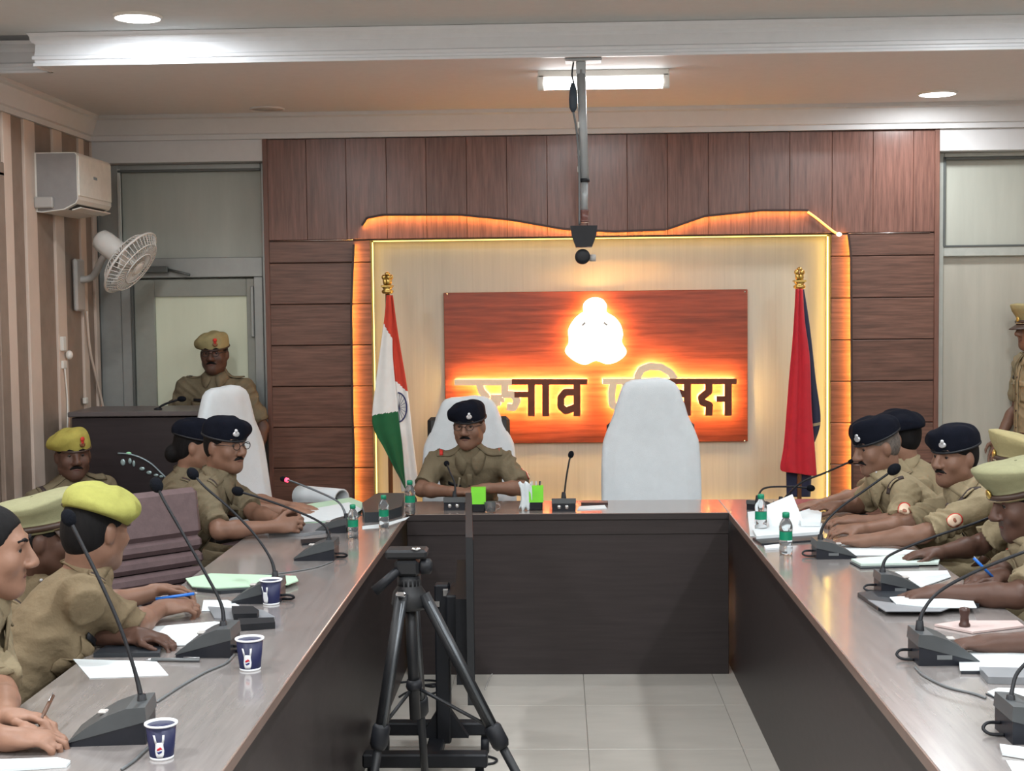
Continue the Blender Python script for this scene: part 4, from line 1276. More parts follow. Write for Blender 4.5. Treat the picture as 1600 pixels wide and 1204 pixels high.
def microphone(base, thin, neck, label, L=.15, Wd=.11, hh=.085, red=False, foam=.019, loops=True):
    """base: room point of the tall end's middle; thin: unit direction in which the base gets thinner; neck: room points of the gooseneck"""
    b = Vector(base)
    th = Vector((thin[0], thin[1], 0)).normalized()
    sd = Vector((-th.y, th.x, 0))
    t_ = empty('gooseneck_microphone', tuple(b), label, 'microphone', 'gooseneck microphones')

    def W_(a, s_, z_):
        return b + th * a + sd * s_ + Vector((0, 0, z_))
    top = [(0, hh), (.25 * L, hh * .97), (.5 * L, hh * .80), (.75 * L, hh * .52), (L, hh * .16)]
    low = [(L, 0), (0, 0)]
    mid = [(0, hh * .62), (L, hh * .10)]
    m_ = MB()
    m_.prism([W_(a, -Wd / 2, z_) for a, z_ in [(0, 0), (L, 0), (L, hh * .10), (0, hh * .62)]], sd * Wd)
    m_.build('base', [M_MIC], t_)
    m_ = MB()
    m_.prism([W_(a, -Wd / 2 - .002, z_) for a, z_ in [(-.003, hh * .62), (L + .004, hh * .10)] + top[::-1]], sd * (Wd + .004))
    m_.build('top_shell', [M_MICT], t_)
    MB().box(W_(.62 * L, 0, hh * .68 + .003), (.022, .022, .008), None, .003).build('talk_button', [M_GREYPLL], t_)
    MB().bb(*(lambda p, q: (min(p.x, q.x), max(p.x, q.x), min(p.y, q.y), max(p.y, q.y), b.z + hh * .2, b.z + hh * .34))(W_(.3 * L, -Wd / 2 - .0015, 0), W_(.55 * L, -Wd / 2 + .001, 0))).build('side_plate', [M_GREYPL], t_)
    if loops:
        MB().tube(smooth_path([W_(0, .02, hh * .30), W_(-.03, .018, hh * .30), W_(-.042, .01, hh * .18), W_(-.03, 0, .006), W_(.0, -.005, .005)], 5), .004, 6).build('cable', [M_BLACK], t_)
    P_ = smooth_path([Vector(p) for p in neck], 8)
    n = len(P_)
    MB().tube(P_, [.0075 - .003 * min(1, i / (n * .25)) for i in range(n)], 8).build('gooseneck', [M_TRIG if red else M_BLACK], t_)
    MB().lathe(P_[0] - Vector((0, 0, .012)), [(.013, 0), (.013, .008), (.009, .04)], 12).build('neck_socket', [M_BLACK], t_)
    d_ = (P_[-1] - P_[-2]).normalized()
    q_ = d_.to_track_quat('Z', 'Y').to_matrix()
    MB().ball(P_[-1] + d_ * foam * 1.0, (foam, foam, foam * 1.35), 16, 10, rot=q_).build('foam_head', [M_BLACKSOFT], t_)
    if red:
        MB().lathe(P_[-1] - d_ * .014, [(.010, 0), (.010, .012)], 12, axis=d_).build('light_ring', [mat('ring_red', (.9, .1, .15), .4, emit=(1.0, .05, .12), estr=2.5)], t_)
    return t_


def neckpts(lst, Y0, dY=0.0):
    n = len(lst)
    return [at_y(p, q, Y0 + dY * i / max(1, n - 1)) for i, (p, q) in enumerate(lst)]


LM = (-1, 0.02)
RM = (1, 0.02)
b1 = T(236, 1150)
microphone(b1, (-1, -.10), neckpts([(222, 1103), (214, 1060), (190, 985), (160, 915), (128, 850), (112, 818)], b1[1], .10), 'gooseneck microphone nearest the camera beside a paper cup', .17, .12, .085, foam=.017)
b2 = T(368, 1020)
microphone(b2, LM, neckpts([(349, 985), (346, 945), (318, 890), (285, 832), (258, 785), (248, 765)], b2[1], .12), 'gooseneck microphone before the person in the lime beret', .155, .11, .082)
b3 = T(441, 938)
microphone(b3, LM, neckpts([(430, 905), (424, 875), (398, 835), (360, 795), (322, 762), (306, 745)], b3[1], .14), 'gooseneck microphone with the upright neck before the empty maroon chair', .155, .11, .075)
b4 = T(526, 872)
microphone(b4, LM, neckpts([(514, 850), (512, 828), (494, 812), (450, 793), (405, 777), (378, 769)], b4[1], .10), 'gooseneck microphone bent toward the person with clasped hands', .155, .11, .075)
b5 = T(544, 830)
microphone(b5, LM, neckpts([(541, 812), (537, 796), (526, 782), (495, 767), (460, 753), (446, 749)], b5[1], .10), 'gooseneck microphone with glowing red ring by the water bottle', .14, .10, .06, red=True, foam=.012)
c1 = T(710, 797)
mc1 = microphone(c1, (0, 1), [Vector(c1) + Vector((0, .03, .06)), Vector(c1) + Vector((0, .05, .12)), Vector(c1) + Vector((-.03, .10, .18)), Vector(c1) + Vector((-.045, .16, .20))],
           'gooseneck microphone on the head table in front of the seated person', .10, .10, .062, foam=.014, loops=False)
c2 = T(881, 799)
mc2 = microphone(c2, (0, 1), [Vector(c2) + Vector((0, .03, .06))] + neckpts([(882, 770), (885, 745), (889, 722), (891, 714)], c2[1] + .04, .03), 'gooseneck microphone on the head table before the empty white chair', .10, .11, .062, foam=.014, loops=False)
for cc, mm in ((c1, mc1), (c2, mc2)):
    for dx in (-.022, .014):
        MB().lathe(Vector(cc) + Vector((dx, -.001, .022)), [(.010, 0), (.010, .004), (.006, .006)], 14, axis=(0, -1, 0)).build('connector_disc', [M_CHROME], mm)
r0 = T(1212, 800)
microphone(r0, (1, .1), neckpts([(1220, 785), (1250, 755), (1290, 738), (1326, 722)], r0[1], -.10), 'thin gooseneck microphone reaching the bowing person\'s mouth', .12, .09, .045, foam=.010, loops=False)
r1 = T(1180, 797)
microphone(r1, (.6, .8), neckpts([(1184, 783), (1188, 768), (1200, 761), (1235, 760), (1262, 762)], r1[1], .10), 'curved gooseneck microphone hanging in front of the red flag', .10, .09, .045, foam=.016, loops=False)
r2 = T(1272, 870)
microphone(r2, RM, neckpts([(1282, 846), (1286, 822), (1310, 795), (1352, 765), (1390, 738)], r2[1], .04), 'gooseneck microphone crossing the bowing person\'s chest', .15, .10, .07, foam=.021)
r3 = T(1371, 925)
microphone(r3, RM, neckpts([(1379, 900), (1382, 876), (1400, 862), (1460, 838), (1520, 818), (1552, 806)], r3[1], .10), 'long gooseneck microphone stretching across the pale notepad', .15, .10, .07, foam=.024)
r4 = T(1427, 1032)
microphone(r4, RM, neckpts([(1437, 985), (1442, 955), (1470, 922), (1530, 890), (1600, 862), (1640, 848)], r4[1], .10), 'gooseneck microphone rising past the rubber stamp', .16, .11, .085)
r5 = T(1568, 1150)
microphone(r5, RM, neckpts([(1579, 1105), (1582, 1075), (1594, 1045), (1640, 1005), (1690, 975)], r5[1], .10), 'gooseneck microphone at the bottom corner beside white sheets', .16, .12, .085)


def table_cable(label, pts, r=.0035, m=M_GREYPL):
    P_ = [Vector(T(p, q, r)) for p, q in pts]
    MB().tube(smooth_path(P_, 8), r, 6).build('microphone_cable', [m], label=label, cat='cable', group='cables on the tables')


table_cable('grey cable trailing from the nearest microphone', [(236, 1166), (225, 1176), (210, 1190), (190, 1204)])
table_cable('grey cable running from the second microphone toward the nearest one', [(366, 1024), (352, 1038), (320, 1052), (280, 1075), (245, 1098)])
table_cable('thin cable from the bent microphone across the table', [(520, 878), (490, 888), (440, 896), (400, 899)], .0025)
table_cable('grey cable from the stamp side microphone toward the spectacle case', [(1430, 1044), (1445, 1058), (1480, 1075), (1520, 1085), (1540, 1092)])
# ================================================================== people: smooth bodies from blended distance fields
def V3(*a):
    return np.array(a[0] if len(a) == 1 else a, float)


def unit(v):
    v = np.asarray(v, float)
    return v / max(np.linalg.norm(v), 1e-9)


class Field:
    def __init__(self, lo, hi, h):
        self.h = h
        self.lo = np.asarray(lo, float) - 3 * h
        n = np.ceil((np.asarray(hi, float) + 3 * h - self.lo) / h).astype(int) + 1
        self.ax = [(self.lo[i] + h * np.arange(n[i])).astype(np.float32) for i in range(3)]
        self.D = np.full(tuple(n), 0.15, np.float32)

    def region(self, lo, hi):
        sl = []
        for i in range(3):
            a = max(0, int(math.floor((lo[i] - self.lo[i]) / self.h)))
            b = min(len(self.ax[i]), int(math.ceil((hi[i] - self.lo[i]) / self.h)) + 2)
            if b <= a:
                return None
            sl.append(slice(a, b))
        return tuple(sl)

    def grid(self, sl):
        return (self.ax[0][sl[0]][:, None, None], self.ax[1][sl[1]][None, :, None], self.ax[2][sl[2]][None, None, :])

    def put(self, sl, d, k, sub=False):
        A = self.D[sl]
        if sub:
            d = -d
            if k > 0:
                t = np.maximum(k - np.abs(A - d), 0) / k
                self.D[sl] = np.maximum(A, d) + t * t * k * .25
            else:
                self.D[sl] = np.maximum(A, d)
        else:
            if k > 0:
                t = np.maximum(k - np.abs(A - d), 0) / k
                self.D[sl] = np.minimum(A, d) - t * t * k * .25
            else:
                self.D[sl] = np.minimum(A, d)

    def cap(self, a, b, ra, rb, k=.02, sub=False):
        a, b = np.asarray(a, float), np.asarray(b, float)
        m = max(ra, rb) + k + 3 * self.h
        sl = self.region(np.minimum(a, b) - m, np.maximum(a, b) + m)
        if sl is None:
            return
        X, Y, Z = self.grid(sl)
        ba = b - a
        L = float(ba @ ba) + 1e-12
        px, py, pz = X - np.float32(a[0]), Y - np.float32(a[1]), Z - np.float32(a[2])
        t = np.clip((px * ba[0] + py * ba[1] + pz * ba[2]) / L, 0, 1).astype(np.float32)
        d = np.sqrt((px - t * ba[0]) ** 2 + (py - t * ba[1]) ** 2 + (pz - t * ba[2]) ** 2) - (ra + (rb - ra) * t)
        self.put(sl, d.astype(np.float32), k, sub)

    def ell(self, c, R, r, k=.02, sub=False):
        """R: 3x3 with the axes as columns, r: radii"""
        c = np.asarray(c, float)
        m = max(r) + k + 3 * self.h
        sl = self.region(c - m, c + m)
        if sl is None:
            return
        X, Y, Z = self.grid(sl)
        px, py, pz = X - np.float32(c[0]), Y - np.float32(c[1]), Z - np.float32(c[2])
        k0 = 0
        k1 = 0
        for i in range(3):
            q = px * R[0, i] + py * R[1, i] + pz * R[2, i]
            k0 = k0 + (q / r[i]) ** 2
            k1 = k1 + (q / (r[i] * r[i])) ** 2
        k0 = np.sqrt(k0)
        d = k0 * (k0 - 1) / np.maximum(np.sqrt(k1), 1e-6)
        self.put(sl, d.astype(np.float32), k, sub)

    def cut(self, p, n):
        """remove everything on the side n points to"""
        X, Y, Z = self.grid((slice(None),) * 3)
        d = (X - np.float32(p[0])) * n[0] + (Y - np.float32(p[1])) * n[1] + (Z - np.float32(p[2])) * n[2]
        self.D = np.maximum(self.D, d.astype(np.float32))

    def mesh(self):
        D, h = self.D, self.h
        for ax in range(3):
            i0 = [slice(None)] * 3
            i0[ax] = 0
            D[tuple(i0)] = np.maximum(D[tuple(i0)], 1e-3)
            i0[ax] = -1
            D[tuple(i0)] = np.maximum(D[tuple(i0)], 1e-3)
        ins = (D < 0)
        u = ins.astype(np.uint8)
        c = (u[:-1, :-1, :-1] + u[1:, :-1, :-1] + u[:-1, 1:, :-1] + u[:-1, :-1, 1:] + u[1:, 1:, :-1] + u[1:, :-1, 1:] + u[:-1, 1:, 1:] + u[1:, 1:, 1:])
        I, J, K = np.nonzero((c > 0) & (c < 8))
        n = len(I)
        idx = np.full(c.shape, -1, np.int32)
        idx[I, J, K] = np.arange(n)
        acc = np.zeros((n, 3), np.float32)
        cnt = np.zeros(n, np.float32)
        cor = [(0, 0, 0), (1, 0, 0), (0, 1, 0), (1, 1, 0), (0, 0, 1), (1, 0, 1), (0, 1, 1), (1, 1, 1)]
        val = [D[I + a, J + b, K + g] for a, b, g in cor]
        for p in range(8):
            for q in range(p + 1, 8):
                if sum(abs(cor[p][m] - cor[q][m]) for m in range(3)) != 1:
                    continue
                a, b = val[p], val[q]
                msk = (a < 0) != (b < 0)
                t = np.where(msk, a / np.where(msk, a - b, 1), 0)
                for m in range(3):
                    acc[:, m] += np.where(msk, cor[p][m] + t * (cor[q][m] - cor[p][m]), 0)
                cnt += msk
        P = (np.stack([I, J, K], 1) + acc / cnt[:, None]) * h + self.lo[None, :]
        quads = []
        for ax in range(3):
            s0, s1 = [slice(1, -1)] * 3, [slice(1, -1)] * 3
            s0[ax], s1[ax] = slice(0, -1), slice(1, None)
            A, B = ins[tuple(s0)], ins[tuple(s1)]
            i, j, k = np.nonzero(A != B)
            fl_ = A[i, j, k]
            g = [i + 1, j + 1, k + 1]
            g[ax] = g[ax] - 1
            o1, o2 = (ax + 1) % 3, (ax + 2) % 3
            q = []
            for d1, d2 in ((0, 0), (1, 0), (1, 1), (0, 1)):
                w_ = [g[0].copy(), g[1].copy(), g[2].copy()]
                w_[o1] -= 1 - d1
                w_[o2] -= 1 - d2
                q.append(idx[w_[0], w_[1], w_[2]])
            q = np.stack(q, 1)
            q[~fl_] = q[~fl_][:, ::-1]
            quads.append(q)
        return P, np.concatenate(quads)


def quad_mesh(name, P, Q, m, origin, parent=None, smooth=2):
    P = np.array(P, float)
    # a little relaxation takes the stair-steps of the grid away
    n = len(P)
    for _ in range(smooth):
        s = np.zeros_like(P)
        c = np.zeros(n)
        for a, b in ((0, 1), (1, 2), (2, 3), (3, 0)):
            np.add.at(s, Q[:, a], P[Q[:, b]])
            np.add.at(c, Q[:, a], 1)
        P = P * .5 + .5 * s / np.maximum(c, 1)[:, None]
    me = bpy.data.meshes.new(name)
    me.vertices.add(n)
    me.vertices.foreach_set('co', (P - np.asarray(tuple(origin))).astype(np.float32).ravel())
    me.loops.add(len(Q) * 4)
    me.loops.foreach_set('vertex_index', Q.astype(np.int32).ravel())
    me.polygons.add(len(Q))
    me.polygons.foreach_set('loop_start', np.arange(0, len(Q) * 4, 4, dtype=np.int32))
    me.polygons.foreach_set('use_smooth', np.ones(len(Q), bool))
    me.update(calc_edges=True)
    me.validate()
    me.materials.append(m)
    return link_mesh(name, me, origin, parent), P


def normals_of(P, Q):
    fn = np.cross(P[Q[:, 2]] - P[Q[:, 0]], P[Q[:, 3]] - P[Q[:, 1]])
    N_ = np.zeros_like(P)
    for k in range(4):
        np.add.at(N_, Q[:, k], fn)
    return N_ / np.maximum(np.linalg.norm(N_, axis=1, keepdims=True), 1e-12)


SKIN = {
    'brown': mat('skin_brown', srgb(120, 89, 73), 0.5, var=0.08, scale=25, bump=0.06, bscale=220, spec=0.4),
    'dark': mat('skin_dark', srgb(84, 60, 50), 0.5, var=0.08, scale=25, bump=0.06, bscale=220, spec=0.4),
    'tan': mat('skin_tan', srgb(138, 104, 86), 0.5, var=0.08, scale=25, bump=0.06, bscale=220, spec=0.4),
}
M_LIP = mat('lips', srgb(94, 54, 48), 0.45)
M_HAIR = mat('hair_black', (0.006, 0.0055, 0.006), 0.7, var=0.3, scale=90, stretch=(1, 1, .2), bump=0.4, bscale=150, spec=0.2)
M_HAIRG = mat('hair_grey', (0.10, 0.085, 0.075), 0.6, var=0.4, scale=90, bump=0.4, bscale=150)
M_EYE = mat('eye_white', (0.36, 0.33, 0.30), 0.35, var=0.02)
M_IRIS = mat('eye_iris', (0.015, 0.010, 0.008), 0.15)
KHAKI = {
    'khaki': mat('uniform_khaki', srgb(128, 116, 93), 0.85, var=0.07, scale=14, bump=0.55, bscale=13, bdist=0.03, spec=0.2),
    'brownkhaki': mat('uniform_brown_khaki', srgb(116, 102, 80), 0.85, var=0.07, scale=14, bump=0.55, bscale=13, bdist=0.03, spec=0.2),
    'palekhaki': mat('uniform_pale_khaki', srgb(142, 129, 103), 0.85, var=0.07, scale=14, bump=0.55, bscale=13, bdist=0.03, spec=0.2),
    'olive': mat('uniform_olive_khaki', srgb(108, 98, 79), 0.85, var=0.07, scale=14, bump=0.55, bscale=13, bdist=0.03, spec=0.2),
}
CAPM = {
    'navy': mat('beret_navy', srgb(15, 18, 28), 0.95, var=0.15, scale=60, bump=0.3, bscale=300, spec=0.15),
    'lime': mat('beret_lime_khaki', srgb(152, 152, 82), 0.9, var=0.07, scale=40, bump=0.25, bscale=300, spec=0.2),
    'yellowkhaki': mat('beret_yellow_khaki', srgb(156, 146, 74), 0.9, var=0.07, scale=40, bump=0.25, bscale=300, spec=0.2),
    'khaki': mat('cap_khaki', srgb(150, 140, 102), 0.9, var=0.06, scale=40, bump=0.25, bscale=300, spec=0.2),
    'sage': mat('cap_sage', srgb(140, 139, 108), 0.9, var=0.06, scale=40, bump=0.25, bscale=300, spec=0.2),
}
M_BANDBR = mat('cap_band_brown', (0.05, 0.028, 0.02), 0.45)
M_BELT = mat('belt_brown', (0.07, 0.032, 0.018), 0.4)
M_BOOT = mat('boot_brown', (0.06, 0.028, 0.016), 0.35)
M_STEEL = mat('badge_steel', (0.62, 0.63, 0.66), 0.3, metal=0.6)
M_PRED = mat('patch_red', srgb(190, 50, 42), 0.7)
M_PWHITE = mat('patch_white', srgb(220, 196, 172), 0.7)
M_GLASSFR = mat('spectacle_frame', (0.03, 0.025, 0.025), 0.3, metal=0.5)
M_STRAP = mat('strap_dark', (0.035, 0.022, 0.02), 0.6)


def ik(S, W, la, lb, pole):
    d = W - S
    L = np.linalg.norm(d)
    if L > (la + lb) * .985:
        f = L / ((la + lb) * .985)
        la, lb = la * f, lb * f
    u = d / L
    a = (la * la - lb * lb + L * L) / (2 * L)
    hgt = math.sqrt(max(la * la - a * a, 1e-6))
    p = np.asarray(pole, float)
    p = unit(p - u * (p @ u))
    return S + u * a + p * hgt


def hand_prims(f, W, d, n, side, s, curl=.5, thumb_in=.6):
    """W wrist, d along the hand, n palm normal (out of the palm), side +1 when the thumb lies along n x d"""
    d = unit(d)
    n = unit(n - d * (n @ d))
    ac = np.cross(n, d) * side
    R_ = np.stack([ac, d, n], 1)
    f.ell(W + d * .048 * s, R_, (.041 * s, .056 * s, .017 * s), .012)
    f.cap(W - d * .01 * s, W + d * .03 * s, .027 * s, .026 * s, .015)
    for i, (off, ln) in enumerate(((.031, .92), (.0105, 1.0), (-.0105, .95), (-.030, .78))):
        p = W + d * .088 * s + ac * off * s - d * (.006 * abs(i - 1.2)) * s
        ang = 0.0
        dirn = unit(d + ac * off * 1.6)
        rad = (.0092, .0086, .0078, .0070)
        for j, seg in enumerate((.044, .027, .021)):
            ang += curl * (.55, 1.0, .7)[j] * (1 + .12 * (i - 1.5))
            dd = dirn * math.cos(ang) + n * math.sin(ang)
            q = p + dd * seg * ln * s
            f.cap(p, q, rad[j] * s, rad[j + 1] * s, .005)
            p = q
    p = W + d * .022 * s + ac * .030 * s
    d1 = unit(d * .75 + ac * .75 + n * .35 * thumb_in)
    q = p + d1 * .045 * s
    f.cap(p, q, .0135 * s, .011 * s, .012)
    d2 = unit(d * .95 + ac * .25 + n * .45 * thumb_in)
    q2 = q + d2 * .034 * s
    f.cap(q, q2, .0105 * s, .0085 * s, .006)
    f.cap(q2, q2 + unit(d2 - ac * .3) * .022 * s, .009 * s, .0072 * s, .006)


def conform(bvh, o, dirn, a, b, na, nb, lift=.004, shape=None):
    """a sheet of points dropped on a surface: centre ray (o, dirn), half axes a and b"""
    rows = []
    last = None
    for i in range(nb):
        row = []
        for j in range(na):
            s_, t_ = -1 + 2 * j / (na - 1), -1 + 2 * i / (nb - 1)
            if shape == 'disc':
                r_ = max(abs(s_), abs(t_))
                l_ = math.hypot(s_, t_)
                if l_ > 0:
                    s_, t_ = s_ / l_ * r_, t_ / l_ * r_
            p = Vector(o + a * s_ + b * t_)
            hit = bvh.ray_cast(p, Vector(dirn), 0.6)
            if hit[0] is not None:
                q = hit[0] - Vector(dirn) * lift
                last = (q - p).length
            else:
                q = p + Vector(dirn) * (last if last else .1)
            row.append(q)
        rows.append(row)
    return rows


def person(label, pelvis, facing, head, look, hands, group=None, s=1.0, skin='brown', shirt='khaki', cap=None, female=False, moustache=False, glasses=False,
           standing=False, h=.0075, cap_tilt=0.0, cap_pitch=0.0, head_tilt=0.0, badge=True, patch=0, hair='black', lanyard=False, elbows=(0.0, 0.0), knee=0.0, cap_side=1, strap=0, bun=True, visor=True):
    f2 = unit(V3(facing[0], facing[1], 0))
    up = V3(0, 0, 1)
    rt = np.cross(f2, up)
    P0 = V3(pelvis)
    H = V3(head)
    hf = unit(look)
    hr = unit(np.cross(hf, up))
    hu = np.cross(hr, hf)
    if head_tilt:
        c, sn = math.cos(head_tilt), math.sin(head_tilt)
        hr, hu = hr * c + hu * sn, hu * c - hr * sn
    HR = np.stack([hr, hf, hu], 1)

    def hp(x, y, z):
        return H + HR @ (V3(x, y, z) * s)
    hs = s
    base = H - hu * .055 * s - hf * .02 * s
    Nk = H - up * .147 * s - unit(H - P0) * .012 - f2 * .025 * s
    u = unit(Nk - P0)
    tf = unit(f2 - u * (f2 @ u))
    tr = np.cross(tf, u)
    L = np.linalg.norm(Nk - P0)
    TR = np.stack([tr, tf, u], 1)
    sw = (.158 if female else .188) * s
    Sh = {1: Nk - u * .055 * s + tr * sw, -1: Nk - u * .055 * s - tr * sw}
    # legs
    hip = {k: P0 + tr * .085 * k * s - up * .02 for k in (1, -1)}
    if standing:
        kn = {k: V3(P0[0], P0[1], 0) + rt * .095 * k * s + f2 * .02 + up * .47 * P0[2] for k in (1, -1)}
        an = {k: V3(P0[0], P0[1], 0) + rt * .10 * k * s + up * .085 - f2 * .02 for k in (1, -1)}
    else:
        kn = {k: V3(P0[0], P0[1], 0) + f2 * .42 * s + rt * (.10 + knee) * k * s + up * .52 * s for k in (1, -1)}
        an = {k: V3(P0[0], P0[1], 0) + f2 * .40 * s + rt * .11 * k * s + up * .085 for k in (1, -1)}
    # arms
    arm = {}
    for k in (1, -1):
        hd = hands[0 if k == 1 else 1]
        if hd is None:
            W = Sh[k] + f2 * .12 + rt * k * .06 - up * .47 * s
            dh, nh, cu = V3(f2 * .35 - up), -rt * k, .45
        else:
            tgt, dh, nh, cu = hd
            dh = unit(dh)
            W = V3(tgt) - dh * .055 * s
        e = ik(Sh[k], W, .285 * s, .25 * s, rt * k * (.55 + elbows[0 if k == 1 else 1]) - up * .9 - f2 * .15)
        if not standing and hd is not None:
            e = e.copy()
            e[2] = max(e[2], .80)
        arm[k] = (e, W, dh, nh, cu)
    allp = [P0, H + .18 * s, H - .18 * s] + [an[k] for k in an] + [kn[k] for k in kn] + [arm[k][0] for k in arm] + [arm[k][1] + unit(arm[k][2]) * .2 for k in arm] + [Sh[k] for k in Sh]
    allp = np.array(allp)
    lo, hi = allp.min(0) - .20, allp.max(0) + .20
    lo[2] = -.01
    F_ = Field(lo, hi, h)
    C1 = lambda t_: P0 + u * L * t_

    def torso(f, g, k=.05):
        f.ell(C1(.02), TR, (.158 * s + g, .112 * s + g, .125 * s + g), k)
        f.ell(C1(.30) + tf * .012, TR, (.142 * s + g, .108 * s + g, .17 * s + g), k)
        f.ell(C1(.66) + tf * .008, TR, ((.150 if female else .162) * s + g, .108 * s + g, .17 * s + g), k)
        if female:
            for q in (1, -1):
                f.ell(C1(.66) + tf * .085 * s + tr * .068 * q * s, TR, (.055 * s + g, .045 * s + g, .055 * s + g), .03)
        f.cap(Sh[1] - u * .005, Sh[-1] - u * .005, .052 * s + g, .052 * s + g, k)
        f.cap(C1(.84), Nk - u * .02, .075 * s + g, .06 * s + g, k)

    def legs(f, g):
        for q in (1, -1):
            f.cap(hip[q], kn[q], .078 * s + g, .056 * s + g, .04)
            f.cap(kn[q], an[q], .054 * s + g, .036 * s + g, .03)

    torso(F_, 0.0)
    legs(F_, 0.0)
    for q in (1, -1):
        e, W, dh, nh, cu = arm[q]
        F_.cap(Sh[q], e, .050 * s, .039 * s, .03)
        m1 = e + (W - e) * .3
        F_.cap(e, m1, .038 * s, .040 * s, .02)
        F_.cap(m1, W, .040 * s, .0255 * s, .02)
        hand_prims(F_, W, dh, nh, -q, s, cu)
        F_.cap(an[q] - up * .04, an[q] + f2 * .14 * s - up * .05, .036, .03, .02)
    # head and neck
    F_.cap(Nk - u * .03, base, .066 * s, .060 * s, .03)
    F_.cap(base, H - hf * .01 * s, .059 * s, .052 * s, .03)
    F_.ell(hp(0, -.012, .032), HR, (.079 * s, .098 * s, .088 * s), .02)
    F_.ell(hp(0, .020, -.030), HR, (.068 * s, .073 * s, .084 * s), .03)
    F_.cap(hp(-.050, .012, -.060), hp(-.012, .066, -.094), .025 * s, .026 * s, .03)
    F_.cap(hp(.050, .012, -.060), hp(.012, .066, -.094), .025 * s, .026 * s, .03)
    F_.cap(hp(-.038, .080, .034), hp(.038, .080, .034), .014 * s, .014 * s, .014)
    for q in (1, -1):
        F_.ell(hp(.044 * q, .062, -.024), HR, (.027 * s, .024 * s, .028 * s), .022)
        F_.ell(hp(.032 * q, .100, .012), HR, (.019 * s, .015 * s, .012 * s), .010, sub=True)
        F_.cap(hp(.018 * q, .0835, .0195), hp(.046 * q, .0765, .0195), .0058 * s, .0058 * s, .005)
        F_.cap(hp(.020 * q, .081, .0035), hp(.045 * q, .0755, .0045), .0050 * s, .0050 * s, .005)
        F_.ell(hp(.083 * q, -.008, -.006), HR @ np.array([[1, 0, 0], [0, 1, 0], [0, 0, 1.]]), (.011 * s, .020 * s, .033 * s), .008)
        F_.ell(hp(.016 * q, .104, -.030), HR, (.011 * s, .012 * s, .010 * s), .008)
    F_.cap(hp(0, .090, .022), hp(0, .117, -.024), .010 * s, .0145 * s, .012)
    F_.cap(hp(-.020, .083, -.058), hp(.020, .083, -.058), .011 * s, .011 * s, .012)
    F_.cap(hp(-.016, .080, -.073), hp(.016, .080, -.073), .011 * s, .011 * s, .010)
    F_.cap(hp(-.024, .099, -.0655), hp(.024, .099, -.0655), .0035, .0035, .006, sub=True)
    P, Q = F_.mesh()
    origin = (P0[0], P0[1], 0.0)
    body, _ = quad_mesh('person', P, Q, SKIN[skin], origin, None, 1)
    set_props(body, label, 'person', group)
    # eyes, brows, lips
    for q in (1, -1):
        e = MB()
        c = hp(.032 * q, .0760, .012)
        e.ball(c, .0120 * s, 12, 8, rot=Matrix(HR.tolist()))
        for i, fc_ in enumerate(e.f):
            cc = np.mean([e.v[k] for k in fc_], 0)
            if (unit(cc - c) @ hf) > .62:
                e.m[i] = 1
        e.build('eye', [M_EYE, M_IRIS], body)
        MB().tube([hp(.014 * q, .0965, .036), hp(.034 * q, .0945, .042), hp(.052 * q, .080, .036)], [.0042 * s, .005 * s, .003 * s], 6).build('eyebrow', [M_HAIR], body)
    MB().tube(smooth_path([hp(-.024, .084, -.0655), hp(-.010, .0935, -.0625), hp(.010, .0935, -.0625), hp(.024, .084, -.0655)], 3), .0045 * s, 6).tube(
        smooth_path([hp(-.020, .084, -.069), hp(0, .0925, -.0735), hp(.020, .084, -.069)], 4), .0052 * s, 6).build('lips', [M_LIP], body)
    if moustache:
        m_ = MB()
        m_.tube(smooth_path([hp(-.031, .080, -.060), hp(-.018, .0905, -.052), hp(0, .096, -.047), hp(.018, .0905, -.052), hp(.031, .080, -.060)], 4),
                [.0035 * s] + [.0078 * s] * 15 + [.0035 * s], 8)
        m_.build('moustache', [M_HAIR], body)
    if glasses:
        g = MB()
        for q in (1, -1):
            g.tube([hp(.034 * q + .022 * math.cos(a_), .112 - .004 * abs(math.cos(a_)), .010 + .017 * math.sin(a_)) for a_ in np.linspace(0, 2 * math.pi, 18, endpoint=False)], .0019 * s, 6, closed=True)
            g.tube([hp(.055 * q, .108, .014), hp(.078 * q, .05, .016), hp(.082 * q, -.01, .014)], .0018 * s, 6)
        g.tube([hp(-.012, .114, .012), hp(0, .116, .016), hp(.012, .114, .012)], .0018 * s, 6)
        gl = g.build('spectacles', [M_GLASSFR], body)
    # hair
    hm = M_HAIR if hair == 'black' else M_HAIRG
    hl, hh_ = H - .17 * s, H + .19 * s
    Fh = Field(hl - .05, hh_, .006)
    Fh.ell(hp(0, -.014, .034), HR, (.0825 * s, .1015 * s, .0925 * s), 0)
    if female:
        Fh.ell(hp(0, -.040, -.020), HR, (.072 * s, .070 * s, .075 * s), .03)
        if bun:
            Fh.ell(hp(0, -.115, -.045), HR, (.048 * s, .042 * s, .048 * s), .02)
    else:
        Fh.ell(hp(0, -.035, -.015), HR, (.072 * s, .068 * s, .062 * s), .03)
    # clear the face and round the ears
    Fh.ell(hp(0, .118, -.010 if not female else .0), HR, (.115 * s, .088 * s, .088 * s), .006, sub=True)
    for q in (1, -1):
        if not female:
            Fh.ell(hp(.088 * q, .012, -.030), HR, (.03 * s, .032 * s, .046 * s), .006, sub=True)
    Fh.cut(hp(0, 0, -.10 if female else -.072), -hu)
    if cap and cap[0] == 'peaked':
        Fh.cut(hp(0, 0, .062), hu)
    if hair:
        hP, hQ = Fh.mesh()
        quad_mesh('hair', hP, hQ, hm, origin, body, 1)
